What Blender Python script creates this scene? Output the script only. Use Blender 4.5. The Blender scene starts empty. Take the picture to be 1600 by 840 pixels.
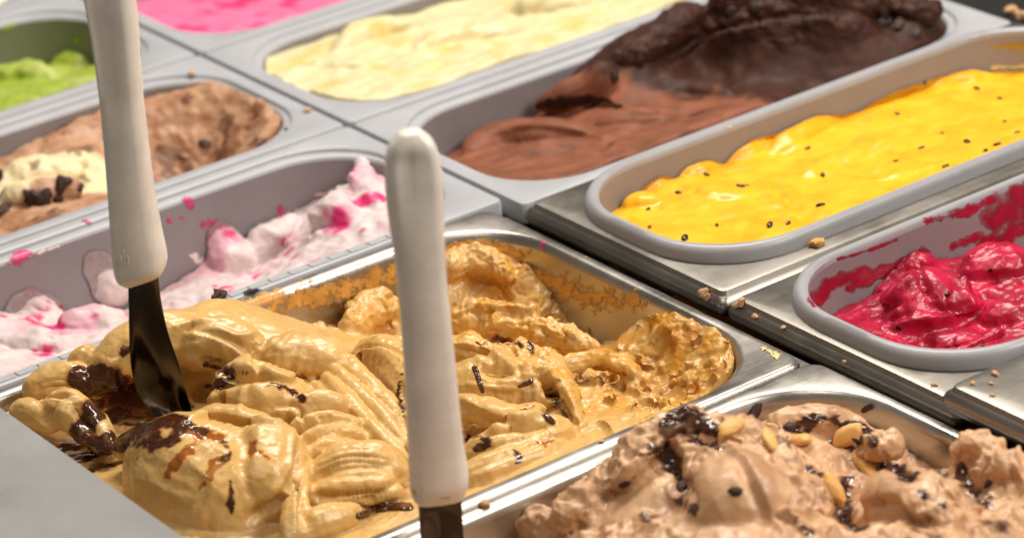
import bpy, bmesh, math, random, time
import numpy as np
from mathutils import Vector, Matrix
from mathutils.bvhtree import BVHTree
T0 = time.time()
sc = bpy.context.scene
col = sc.collection
random.seed(7)

# ------------------------------------------------------------------ camera
CP = np.array([1.6573672220515805, -0.8780418254032849, 0.6880088753683616])
CR = np.array([[0.5826918150654332, -0.29268042467186484, 0.7581612082332146],
               [0.8078105254104085, 0.31069641701433637, -0.5009090650912731],
               [-0.0889516930244194, 0.9043262162894264, 0.41747058679593113]])
CF = 4937.550857745396            # focal length in photograph pixels (1600 wide)
cam = bpy.data.cameras.new('camera'); cam_o = bpy.data.objects.new('camera', cam); col.objects.link(cam_o)
M = Matrix(CR.tolist()).to_4x4(); M.translation = Vector(CP); cam_o.matrix_world = M
cam.sensor_width = 36; cam.lens = CF / 1600 * 36
cam.clip_start = .05; cam.clip_end = 50
cam.dof.use_dof = True; cam.dof.focus_distance = 1.56; cam.dof.aperture_fstop = 8.5
sc.camera = cam_o

# ------------------------------------------------------------------ light
w = bpy.data.worlds.new('World'); sc.world = w; w.use_nodes = True
w.node_tree.nodes['Background'].inputs[0].default_value = (1.0, .90, .80, 1)
w.node_tree.nodes['Background'].inputs[1].default_value = .17

def area(name, loc, tgt, sx, sy, power, colr):
    l = bpy.data.lights.new(name, 'AREA'); l.shape = 'RECTANGLE'; l.size = sx; l.size_y = sy
    l.energy = power; l.color = colr
    o = bpy.data.objects.new(name, l); col.objects.link(o); o.location = loc
    o.rotation_euler = (Vector(tgt) - Vector(loc)).to_track_quat('-Z', 'Y').to_euler()
    return o
area('case_lamp', (-.05, .40, 1.35), (.35, -.05, 0), 1.0, .14, 27, (1, .93, .84))
area('ceiling_lamp', (.75, -.55, 1.9), (.4, -.1, 0), .5, .2, 7, (1, .90, .78))
area('side_lamp', (1.35, .60, 1.0), (.4, -.1, .02), .50, .50, 16, (1, .92, .83))

sc.view_settings.view_transform = 'Standard'; sc.view_settings.look = 'None'
sc.view_settings.exposure = -0.04; sc.view_settings.gamma = 1
sc.cycles.use_denoising = True
sc.cycles.max_bounces = 8; sc.cycles.diffuse_bounces = 4; sc.cycles.glossy_bounces = 5
sc.cycles.sample_clamp_indirect = 4

# ------------------------------------------------------------------ helpers
def ray_dir(px, py):
    d = CR @ np.array([(px - 800) / CF, -(py - 420) / CF, -1.0]); return d / np.linalg.norm(d)
def at(px, py, z=0.0):                       # the point of the horizontal plane z seen at a photograph pixel
    d = ray_dir(px, py); t = (z - CP[2]) / d[2]; return CP + t * d

def tag(o, label=None, cat=None, group=None, kind=None):
    if label: o['label'] = label
    if cat: o['category'] = cat
    if group: o['group'] = group
    if kind: o['kind'] = kind
    return o
def empty(name, loc=(0, 0, 0)):
    o = bpy.data.objects.new(name, None); col.objects.link(o); o.location = loc; o.empty_display_size = .02; return o
def link(name, me, mat, parent=None):
    o = bpy.data.objects.new(name, me); col.objects.link(o)
    if mat is not None and not me.materials: me.materials.append(mat)
    if parent is not None:
        o.parent = parent; o.matrix_parent_inverse = Matrix.Translation(-Vector(parent.location))
    return o
def mesh(name, V, F, smooth=True, angle=None):
    me = bpy.data.meshes.new(name); me.from_pydata([tuple(map(float, v)) for v in V], [], [tuple(map(int, f)) for f in F]); me.update()
    if smooth:
        me.shade_smooth()
        if angle: me.set_sharp_from_angle(angle=math.radians(angle))
    return me

# gradient noise, vectorised
_rng = np.random.RandomState(3)
_perm = np.concatenate([_rng.permutation(256)] * 3)
_grad = _rng.normal(size=(256, 3)); _grad /= np.linalg.norm(_grad, axis=1)[:, None]
def noise(P, s, off=0.0):
    P = np.asarray(P, float) / s + off
    I = np.floor(P).astype(int); Fr = P - I; I &= 255
    u = Fr * Fr * Fr * (Fr * (Fr * 6 - 15) + 10)
    out = 0
    for a in (0, 1):
        wa = u[:, 0] if a else 1 - u[:, 0]
        for b in (0, 1):
            wb = u[:, 1] if b else 1 - u[:, 1]
            for c in (0, 1):
                wc = u[:, 2] if c else 1 - u[:, 2]
                h = _perm[_perm[_perm[(I[:, 0] + a) & 255] + ((I[:, 1] + b) & 255)] + ((I[:, 2] + c) & 255)]
                g = _grad[h]
                out = out + wa * wb * wc * (g[:, 0] * (Fr[:, 0] - a) + g[:, 1] * (Fr[:, 1] - b) + g[:, 2] * (Fr[:, 2] - c))
    return out * 1.5
def fbm(P, s, n=3, off=0.0):
    r = 0; a = 1.0
    for i in range(n): r = r + a * noise(P, s, off + 7.3 * i); s *= .5; a *= .5
    return r
def ridged(P, s, n=3, off=0.0):
    r = 0; a = 1.0
    for i in range(n): r = r + a * (1 - 2.2 * np.abs(noise(P, s, off + 5.1 * i))); s *= .5; a *= .5
    return r / 1.6
def sstep(a, b, x):
    t = np.clip((x - a) / (b - a), 0, 1); return t * t * (3 - 2 * t)

# ------------------------------------------------------------------ materials
def new_mat(name):
    m = bpy.data.materials.new(name); m.use_nodes = True
    return m, m.node_tree.nodes, m.node_tree.links, m.node_tree.nodes['Principled BSDF']
def nn(nodes, t, **k):
    n = nodes.new(t)
    for a, b in k.items():
        if a in n.inputs: n.inputs[a].default_value = b
        else: setattr(n, a, b)
    return n
def obj_noise(nodes, links, scale, detail=4, rough=.6, stretch=None):
    tc = nodes.new('ShaderNodeTexCoord'); src = tc.outputs['Object']
    if stretch:
        mp = nodes.new('ShaderNodeMapping'); mp.inputs['Scale'].default_value = stretch; links.new(src, mp.inputs[0]); src = mp.outputs[0]
    n = nn(nodes, 'ShaderNodeTexNoise', Scale=scale, Detail=detail, Roughness=rough); links.new(src, n.inputs['Vector']); return n
def ramp(nodes, links, src, p0, c0, p1, c1):
    r = nodes.new('ShaderNodeValToRGB'); e = r.color_ramp.elements
    e[0].position, e[0].color = p0, c0; e[1].position, e[1].color = p1, c1
    links.new(src, r.inputs[0]); return r

def mat_gelato(name, rough=.42, sss=.25, bump=.25, fine=900, coarse=260, spec=.45, radius=(.004, .0022, .0012), tint=.12):
    m, N, L, B = new_mat(name)
    at_ = nodes_attr = N.new('ShaderNodeAttribute'); at_.attribute_name = 'Col'
    n1 = obj_noise(N, L, 70, 5, .65)
    r = ramp(N, L, n1.outputs[0], .3, (1 - tint,) * 3 + (1,), .7, (1 + tint * .35,) * 3 + (1,))
    mx = N.new('ShaderNodeMix'); mx.data_type = 'RGBA'; mx.blend_type = 'MULTIPLY'; mx.inputs[0].default_value = 1
    L.new(at_.outputs['Color'], mx.inputs[6]); L.new(r.outputs[0], mx.inputs[7]); L.new(mx.outputs[2], B.inputs['Base Color'])
    nf = obj_noise(N, L, fine, 3, .6); nc = obj_noise(N, L, coarse, 4, .6)
    b1 = nn(N, 'ShaderNodeBump', Strength=bump, Distance=.0012); L.new(nc.outputs[0], b1.inputs['Height'])
    b2 = nn(N, 'ShaderNodeBump', Strength=bump * .6, Distance=.0005); L.new(nf.outputs[0], b2.inputs['Height']); L.new(b1.outputs[0], b2.inputs['Normal'])
    L.new(b2.outputs[0], B.inputs['Normal'])
    rr = N.new('ShaderNodeMapRange'); rr.inputs[3].default_value = max(.05, rough - .12); rr.inputs[4].default_value = rough + .15
    L.new(nc.outputs[0], rr.inputs[0])
    ga = N.new('ShaderNodeAttribute'); ga.attribute_name = 'Gloss'; gm = N.new('ShaderNodeMix'); gm.data_type = 'FLOAT'; L.new(ga.outputs['Fac'], gm.inputs[0]); L.new(rr.outputs[0], gm.inputs[2]); gm.inputs[3].default_value = .13; L.new(gm.outputs[0], B.inputs['Roughness'])
    gs = N.new('ShaderNodeMapRange'); gs.inputs[3].default_value = bump; gs.inputs[4].default_value = bump * .15; L.new(ga.outputs['Fac'], gs.inputs[0]); L.new(gs.outputs[0], b1.inputs['Strength']); L.new(gs.outputs[0], b2.inputs['Strength'])
    B.inputs['Subsurface Weight'].default_value = sss; B.inputs['Subsurface Radius'].default_value = radius; B.inputs['Subsurface Scale'].default_value = 1.0
    B.inputs['Specular IOR Level'].default_value = spec
    return m
def mat_plain(name, c, rough=.4, spec=.5, sss=0, bump=0, bscale=300, coat=0, var=.0, vscale=60):
    m, N, L, B = new_mat(name)
    B.inputs['Base Color'].default_value = (*c, 1); B.inputs['Roughness'].default_value = rough; B.inputs['Specular IOR Level'].default_value = spec
    B.inputs['Coat Weight'].default_value = coat; B.inputs['Coat Roughness'].default_value = .08
    if sss: B.inputs['Subsurface Weight'].default_value = sss; B.inputs['Subsurface Radius'].default_value = (.003, .002, .001); B.inputs['Subsurface Scale'].default_value = 1
    if var:
        n = obj_noise(N, L, vscale, 5, .6); r = ramp(N, L, n.outputs[0], .3, tuple(x * (1 - var) for x in c) + (1,), .7, tuple(min(1, x * (1 + var)) for x in c) + (1,)); L.new(r.outputs[0], B.inputs['Base Color'])
        rr = N.new('ShaderNodeMapRange'); rr.inputs[3].default_value = rough * .8; rr.inputs[4].default_value = rough * 1.3; L.new(n.outputs[0], rr.inputs[0]); L.new(rr.outputs[0], B.inputs['Roughness'])
    if bump:
        n = obj_noise(N, L, bscale, 4, .6); b = nn(N, 'ShaderNodeBump', Strength=bump, Distance=.001); L.new(n.outputs[0], b.inputs['Height']); L.new(b.outputs[0], B.inputs['Normal'])
    return m
def mat_steel(name, c=(.48, .455, .42), rough=.33, var=1.0):
    m, N, L, B = new_mat(name)
    B.inputs['Metallic'].default_value = 1
    smear = obj_noise(N, L, 24, 5, .55); brush = obj_noise(N, L, 14, 3, .5, (60, 3, 60)); speck = obj_noise(N, L, 420, 2, .5)
    r = ramp(N, L, smear.outputs[0], .35, (c[0] * (1 - .12 * var), c[1] * (1 - .13 * var), c[2] * (1 - .16 * var), 1), .65, (*c, 1))
    r2 = ramp(N, L, speck.outputs[0], .66, (1, 1, 1, 1), .76, (1.0, .86, .66, 1))
    mx = N.new('ShaderNodeMix'); mx.data_type = 'RGBA'; mx.blend_type = 'MULTIPLY'; mx.inputs[0].default_value = .8
    L.new(r.outputs[0], mx.inputs[6]); L.new(r2.outputs[0], mx.inputs[7]); L.new(mx.outputs[2], B.inputs['Base Color'])
    ad = N.new('ShaderNodeMath'); ad.operation = 'MULTIPLY_ADD'; L.new(brush.outputs[0], ad.inputs[0]); ad.inputs[1].default_value = .22; L.new(smear.outputs[0], ad.inputs[2])
    rr = N.new('ShaderNodeMapRange'); rr.inputs[1].default_value = .4; rr.inputs[2].default_value = .85; rr.inputs[3].default_value = rough * (1 - .3 * var); rr.inputs[4].default_value = rough * (1 + .45 * var)
    L.new(ad.outputs[0], rr.inputs[0]); L.new(rr.outputs[0], B.inputs['Roughness'])
    b = nn(N, 'ShaderNodeBump', Strength=.012, Distance=.0005); L.new(brush.outputs[0], b.inputs['Height']); L.new(b.outputs[0], B.inputs['Normal'])
    return m

def film(m, full=.35, grain=90):
    N, L = m.node_tree.nodes, m.node_tree.links; B = N['Principled BSDF']
    a = N.new('ShaderNodeAttribute'); a.attribute_name = 'Film'; n = obj_noise(N, L, grain, 5, .7)
    ad = N.new('ShaderNodeMath'); ad.operation = 'MULTIPLY_ADD'; L.new(n.outputs[0], ad.inputs[0]); ad.inputs[1].default_value = .9; L.new(a.outputs['Fac'], ad.inputs[2])
    mr = N.new('ShaderNodeMapRange'); mr.inputs[1].default_value = .38; mr.inputs[2].default_value = .38 + full; L.new(ad.outputs[0], mr.inputs[0]); L.new(mr.outputs[0], B.inputs['Alpha']); return m
STEEL = mat_steel('steel'); STEEL_D = mat_steel('steel_worn', (.31, .288, .258), .36, .7)
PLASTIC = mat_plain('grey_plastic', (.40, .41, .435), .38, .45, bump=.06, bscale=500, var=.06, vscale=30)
PLASTIC_SHADED = mat_plain('grey_plastic_shaded_well', (.25, .228, .238), .42, .45, bump=.06, bscale=500, var=.07, vscale=30)  # tub grey again, with the inside's shade and reflected tint in its colour
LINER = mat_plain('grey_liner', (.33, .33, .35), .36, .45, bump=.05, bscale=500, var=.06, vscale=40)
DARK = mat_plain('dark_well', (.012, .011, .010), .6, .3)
HANDLE = mat_plain('handle_plastic', (.84, .80, .73), .33, .5, sss=.08, bump=.10, bscale=160, var=.10, vscale=55)
BLADE = mat_steel('blade_steel', (.075, .064, .055), .12)
LEDGE = mat_steel('ledge_steel', (.34, .338, .335), .50, .35)
FUDGE = mat_plain('fudge_sauce', (.080, .021, .006), .15, .6, bump=.08, bscale=200, coat=.3)
CARAMEL = mat_plain('caramel_stain', (.30, .095, .018), .3, .5, bump=.2, bscale=300)
CHOC_CHIP = mat_plain('dark_chocolate', (.040, .014, .008), .32, .5, bump=.4, bscale=500, var=.3)
SEED = mat_plain('seed_black', (.010, .008, .006), .2, .6)
SEED_R = mat_plain('berry_seed', (.03, .004, .006), .25, .5)
PEANUT = mat_plain('peanut', (.74, .43, .13), .4, .45, sss=.2, bump=.2, bscale=180, var=.08)
CRUMB_Y = mat_plain('coffee_crumb', (.68, .36, .10), .5, .4, sss=.1, bump=.4, bscale=600, var=.2)
CRUMB_T = mat_plain('tan_crumb', (.60, .36, .19), .5, .4, sss=.1, bump=.4, bscale=600, var=.2)
SMEAR_P = mat_plain('pink_smear', (.62, .035, .17), .3, .5, bump=.2, bscale=300, var=.2)
SMEAR_R = mat_plain('berry_smear', (.33, .006, .03), .22, .6, bump=.2, bscale=200, var=.3)
SMEAR_W = mat_plain('white_smear', (.80, .66, .64), .4, .4, bump=.2, bscale=300, var=.1)
SMEAR_O = mat_plain('coffee_smear', (.62, .32, .07), .4, .4, bump=.35, bscale=260, var=.25, vscale=120)
SMEAR_Y = mat_plain('pale_smear', (.62, .55, .25), .35, .4, bump=.2, bscale=300, var=.2)
SMEAR_G = mat_plain('green_smear', (.28, .36, .05), .4, .4, bump=.2, bscale=300, var=.2)

for m_ in (SMEAR_P, SMEAR_R, SMEAR_W, SMEAR_O, SMEAR_Y, SMEAR_G): film(m_, .75)
# ------------------------------------------------------------------ pans
def ring(x0, x1, y0, y1, r, z, n=10, m=6):
    P = []
    cs = [(x1 - r, y1 - r, 0), (x0 + r, y1 - r, 90), (x0 + r, y0 + r, 180), (x1 - r, y0 + r, 270)]
    for i, (cx, cy, a0) in enumerate(cs):
        arc = [(cx + r * math.cos(math.radians(a0 + 90 * k / n)), cy + r * math.sin(math.radians(a0 + 90 * k / n)), z) for k in range(n + 1)]
        P += arc
        nx, ny, na = cs[(i + 1) % 4]
        e = (nx + r * math.cos(math.radians(na)), ny + r * math.sin(math.radians(na)), z); s = arc[-1]
        for k in range(1, m): t = k / m; P.append(tuple(s[j] * (1 - t) + e[j] * t for j in range(3)))
    return P
def loft(name, rings, mat, parent, cap=False, angle=38):
    n = len(rings[0]); V = [p for r in rings for p in r]; F = []
    for i in range(len(rings) - 1):
        for k in range(n): a = i * n + k; b = i * n + (k + 1) % n; F.append((a, b, b + n, a + n))
    if cap: F.append(tuple(range((len(rings) - 1) * n, len(rings) * n)))
    return link(name, mesh(name, V, F, True, angle), mat, parent)
BV = {}                                        # ray-cast trees, by name
def bvh_of(objs):
    V, F = [], []
    for o in objs:
        me = o.data; k = len(V); mw = o.matrix_world if o.parent is None else Matrix()
        V += [v.co for v in me.vertices]; F += [tuple(i + k for i in p.vertices) for p in me.polygons]
    return BVHTree.FromPolygons(V, F)

def pan(name, rect, spec_f, spec_w, mf, mw, label, cat='pan', group=None, key=None, swap=0):
    x0, x1, y0, y1 = rect
    root = empty(name, ((x0 + x1) / 2, (y0 + y1) / 2, -.11)); tag(root, label, cat, group)
    R = lambda s: ring(x0 + s[0], x1 - s[0], y0 + s[1], y1 - s[1], s[3], s[2])
    f = loft('flange', [R(s) for s in spec_f], mf, root)
    wl = loft('well', [R(s) for s in spec_w], mw, root, cap=True)
    if key: BV[key] = bvh_of([f, wl])
    return root
# profile entries: inset in x, inset in y, z, corner radius
PL_F = [(0, 0, -.012, .004), (0, 0, -.0018, .004), (.0006, .0006, -.0005, .004), (.002, .002, 0, .004), (.0085, .0095, 0, .048), (.0095, .0102, -.0006, .048), (.0102, .0108, -.0026, .048), (.0142, .0118, -.0028, .048), (.0155, .0125, -.0034, .048), (.0162, .013, -.005, .048)]
PL_W = [(.0162, .013, -.005, .048), (.0170, .0145, -.020, .047), (.0190, .018, -.06, .045), (.0215, .021, -.104, .043), (.0245, .024, -.110, .040)]
ST_F = [(0, 0, -.007, .008), (0, 0, -.0028, .008), (.0006, .0006, -.0012, .008), (.0018, .0018, -.0002, .008), (.0030, .003, 0, .008), (.0062, .0052, 0, .052), (.0078, .0066, -.0006, .052), (.0092, .0078, -.0022, .052), (.010, .0086, -.005, .052)]
ST_W = [(.010, .0086, -.005, .052), (.0125, .0105, -.02, .051), (.017, .015, -.06, .049), (.021, .019, -.104, .046), (.025, .023, -.110, .042)]

LG = 'grey plastic tubs set side by side'
WELL_OLIVE = mat_plain('well_olive_tone', (.17, .18, .125), .42, .45, bump=.06, bscale=500, var=.12, vscale=30)  # well of a grey tub, set to a darker, greener tone
def plastic(rect, label, key): return pan('plastic_tub', rect, PL_F, PL_W, PLASTIC, WELL_OLIVE if key == 'pist' else PLASTIC_SHADED, label, 'tub', LG, key)
G = .0008
plastic((-.173 + G, -G, -.3655, -.0025), 'grey plastic tub holding green pistachio ice cream', 'pist')
plastic((G, .172 - G, -.3655, -.0025), 'grey plastic tub holding hazelnut ice cream with chocolate and cream lumps', 'hazel')
plastic((.172 + G, .3315 - G, -.3655, -.0025), 'grey plastic tub, scooped low, holding white ice cream with pink ripple', 'ripple')
plastic((-.346 + G, -.173 - G, -.3655, -.0025), 'grey plastic tub with pale ice cream in the top left corner of the photo', 'pale')
plastic((-.173 + G, -G, .0005, .368), 'grey plastic tub holding bright pink ice cream', 'pink')
plastic((G, .172 - G, .0005, .368), 'grey plastic tub filled to the rim with pale yellow cream ice cream', 'cream')
plastic((.172 + G, .3455 - G, .0005, .368), 'grey plastic tub holding brown and dark chocolate ice cream', 'choc')
CO = (.3325, .5985, -.392, -.0145)
PE = (.5998, .8650, -.392, -.0105)
pan('steel_pan', CO, ST_F, ST_W, STEEL, STEEL, 'stainless steel pan holding coffee ice cream with fudge swirls', 'pan', 'large steel pans', 'coffee')
pan('steel_pan', PE, ST_F, ST_W, STEEL, STEEL, 'stainless steel pan holding lumpy peanut chocolate ice cream', 'pan', 'large steel pans', 'peanut')

def frame(rect, zt, open_r, label, key):       # a steel plate with a rounded opening and a folded-down edge
    x0, x1, y0, y1 = rect; root = empty('steel_tray', ((x0 + x1) / 2, (y0 + y1) / 2, zt - .012)); tag(root, label, 'steel plate', 'steel frames that carry grey liners')
    R = lambda i, z, r: ring(x0 + i, x1 - i, y0 + i, y1 - i, r, z)
    a, b, c, d = open_r
    f = loft('top_plate', [R(.0030, zt - .0032, .004), R(.0042, zt - .0008, .004), R(.006, zt, .006), ring(a, b, c, d, .05, zt), ring(a, b, c, d, .05, zt - .012)], STEEL_D, root)
    s = loft('folded_edge', [R(.0012, zt - .013, .0045), R(0, zt - .010, .0045), R(-.0002, zt - .0072, .0045), R(.0008, zt - .0048, .0045), R(.0030, zt - .0032, .004)], STEEL_D, root)
    BV[key] = bvh_of([f, s]); return root
frame((.3490, .5205, -.0030, .366), .0045, (.367, .499, .012, .352), 'steel frame plate around the tub of yellow passion fruit ice cream', 'fr_pass')
frame((.5225, .6905, -.0030, .366), .0045, (.537, .671, .012, .352), 'steel frame plate around the tub of red berry ice cream', 'fr_rasp')
frame((.6830, .8540, -.0060, .363), .0145, (.7000, .8400, .012, .352), 'raised steel frame plate with a rounded opening at the right edge', 'fr_right')

LI_F = [(.0035, .0035, -.004, .052), (.0005, .0005, -.003, .054), (0, 0, .000, .054), (.0002, .0002, .008, .054), (.0012, .0012, .0108, .054), (.003, .003, .012, .053), (.0052, .0052, .0118, .052), (.0066, .0066, .0104, .051), (.007, .007, .008, .050)]
LI_W = [(.007, .007, .008, .050), (.0085, .0085, -.015, .049), (.0105, .0105, -.0285, .048), (.0125, .0125, -.030, .047), (.017, .017, -.095, .044), (.02, .02, -.1, .04)]
def liner(rect, dz, label, key):
    f = [(a, b, z + dz, r) for a, b, z, r in LI_F]; g = [(a, b, z + dz, r) for a, b, z, r in LI_W]
    return pan('tub_liner', rect, f, g, LINER, PLASTIC_SHADED if key != 'hole' else mat_plain('olive_liner', (.30, .27, .12), .4, .5, var=.15), label, 'tub', 'grey liners in steel frames', key)
liner((.3600, .5060, .0045, .3600), .001, 'grey rounded tub liner holding yellow passion fruit ice cream', 'pass')
liner((.5320, .6790, .0045, .3600), .001, 'grey rounded tub liner holding red berry ice cream', 'rasp')
liner((.6990, .8410, .0110, .353), .003, 'olive tub liner cut off by the right edge of the photo', 'hole')

# counter
def box(name, x0, x1, y0, y1, z0, z1, mat, bev=.001, parent=None):
    bm = bmesh.new(); bmesh.ops.create_cube(bm, size=1)
    for v in bm.verts: v.co = ((x0 + x1) / 2 + v.co.x * (x1 - x0), (y0 + y1) / 2 + v.co.y * (y1 - y0), (z0 + z1) / 2 + v.co.z * (z1 - z0))
    if bev: bmesh.ops.bevel(bm, geom=bm.edges[:], offset=bev, segments=3, affect='EDGES')
    me = bpy.data.meshes.new(name); bm.to_mesh(me); bm.free(); me.shade_smooth(); me.set_sharp_from_angle(angle=math.radians(40))
    return link(name, me, mat, parent)
tag(box('counter_floor', -1.2, 1.5, -.9, 1.2, -.16, -.13, DARK, 0), kind='structure')
tag(box('counter_rail', .334, .694, -.0125, -.0040, -.03, -.0085, STEEL_D, .0012), kind='structure')
tag(box('counter_shelf', -.6, 1.2, .372, 1.1, -.06, -.012, DARK, .002), kind='structure')
lz = .022
l0 = at(0, 630, lz); l1 = at(285, 838, lz)
ly = (l0[1] + l1[1]) / 2
tag(box('counter_ledge', .30, 1.1, ly - .30, ly, lz - .035, lz, LEDGE, .0012), kind='structure')
print('ledge y', l0, l1)

# ------------------------------------------------------------------ gelato sculpting
def tps(C, X):
    C = np.array([np.r_[c[1:]] if c[0] == 'w' else np.r_[at(*c)] for c in C]); P = C[:, :2]; z = C[:, 2]
    def U(d): d2 = (d ** 2).sum(-1) + 1e-10; return d2 * np.log(d2) * .5
    n = len(P); K = U(P[:, None] - P[None]) + np.eye(n) * 2e-5
    A = np.zeros((n + 3, n + 3)); A[:n, :n] = K; A[:n, n] = 1; A[:n, n + 1:] = P; A[n, :n] = 1; A[n + 1:, :n] = P.T
    s = np.linalg.solve(A, np.r_[z, 0, 0, 0]); out = np.empty(len(X))
    for i in range(0, len(X), 20000):
        x = X[i:i + 20000]; out[i:i + 20000] = U(x[:, None] - P[None]) @ s[:n] + s[n] + x @ s[n + 1:]
    return np.clip(out, z.min() - .004, z.max() + .004)
def catmull(P, k=8):
    P = np.asarray(P, float); Q = np.vstack([2 * P[0] - P[1], P, 2 * P[-1] - P[-2]]); out = []
    for i in range(1, len(Q) - 2):
        for t in np.linspace(0, 1, k, endpoint=False):
            a, b, c, d = Q[i - 1:i + 3]; out.append(.5 * (2 * b + (c - a) * t + (2 * a - 5 * b + 4 * c - d) * t * t + (3 * b - a - 3 * c + d) * t ** 3))
    out.append(Q[-2]); return np.array(out)
def tube(pts, radii, flat=1.0, n=12, taper=True):
    """closed swept lobe; pts (px,py,z), radii in mm"""
    W = np.array([np.r_[at(p[0], p[1], p[2])] for p in pts]); rr = np.interp(np.linspace(0, 1, (len(W) - 1) * 8 + 1), np.linspace(0, 1, len(radii)), radii) / 1000
    C = catmull(W); V = []; F = []
    Tn = np.gradient(C, axis=0); Tn /= np.linalg.norm(Tn, axis=1)[:, None] + 1e-12
    m = len(C); up = np.array([0, 0, 1.0])
    ends = np.minimum(np.arange(m), np.arange(m)[::-1]) / 5.0
    k = np.sqrt(np.clip(1 - (1 - np.clip(ends, 0, 1)) ** 2, .02, 1)) if taper else np.ones(m)
    for i in range(m):
        sd = np.cross(Tn[i], up); sd /= np.linalg.norm(sd) + 1e-9; u2 = np.cross(sd, Tn[i])
        for j in range(n):
            a = 2 * math.pi * j / n; V.append(C[i] + (sd * math.cos(a) + u2 * math.sin(a) * flat) * rr[i] * k[i])
    for i in range(m - 1):
        for j in range(n): a = i * n + j; b = i * n + (j + 1) % n; F.append((a, b, b + n, a + n))
    F.append(tuple(range(n))[::-1]); F.append(tuple(range((m - 1) * n, m * n)))
    return V, F
def sd_rrect(x, y, rect, r):
    x0, x1, y0, y1 = rect; cx, cy = (x0 + x1) / 2, (y0 + y1) / 2
    qx = np.abs(x - cx) - (x1 - x0) / 2 + r; qy = np.abs(y - cy) - (y1 - y0) / 2 + r
    return np.hypot(np.maximum(qx, 0), np.maximum(qy, 0)) + np.minimum(np.maximum(qx, qy), 0) - r

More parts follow.
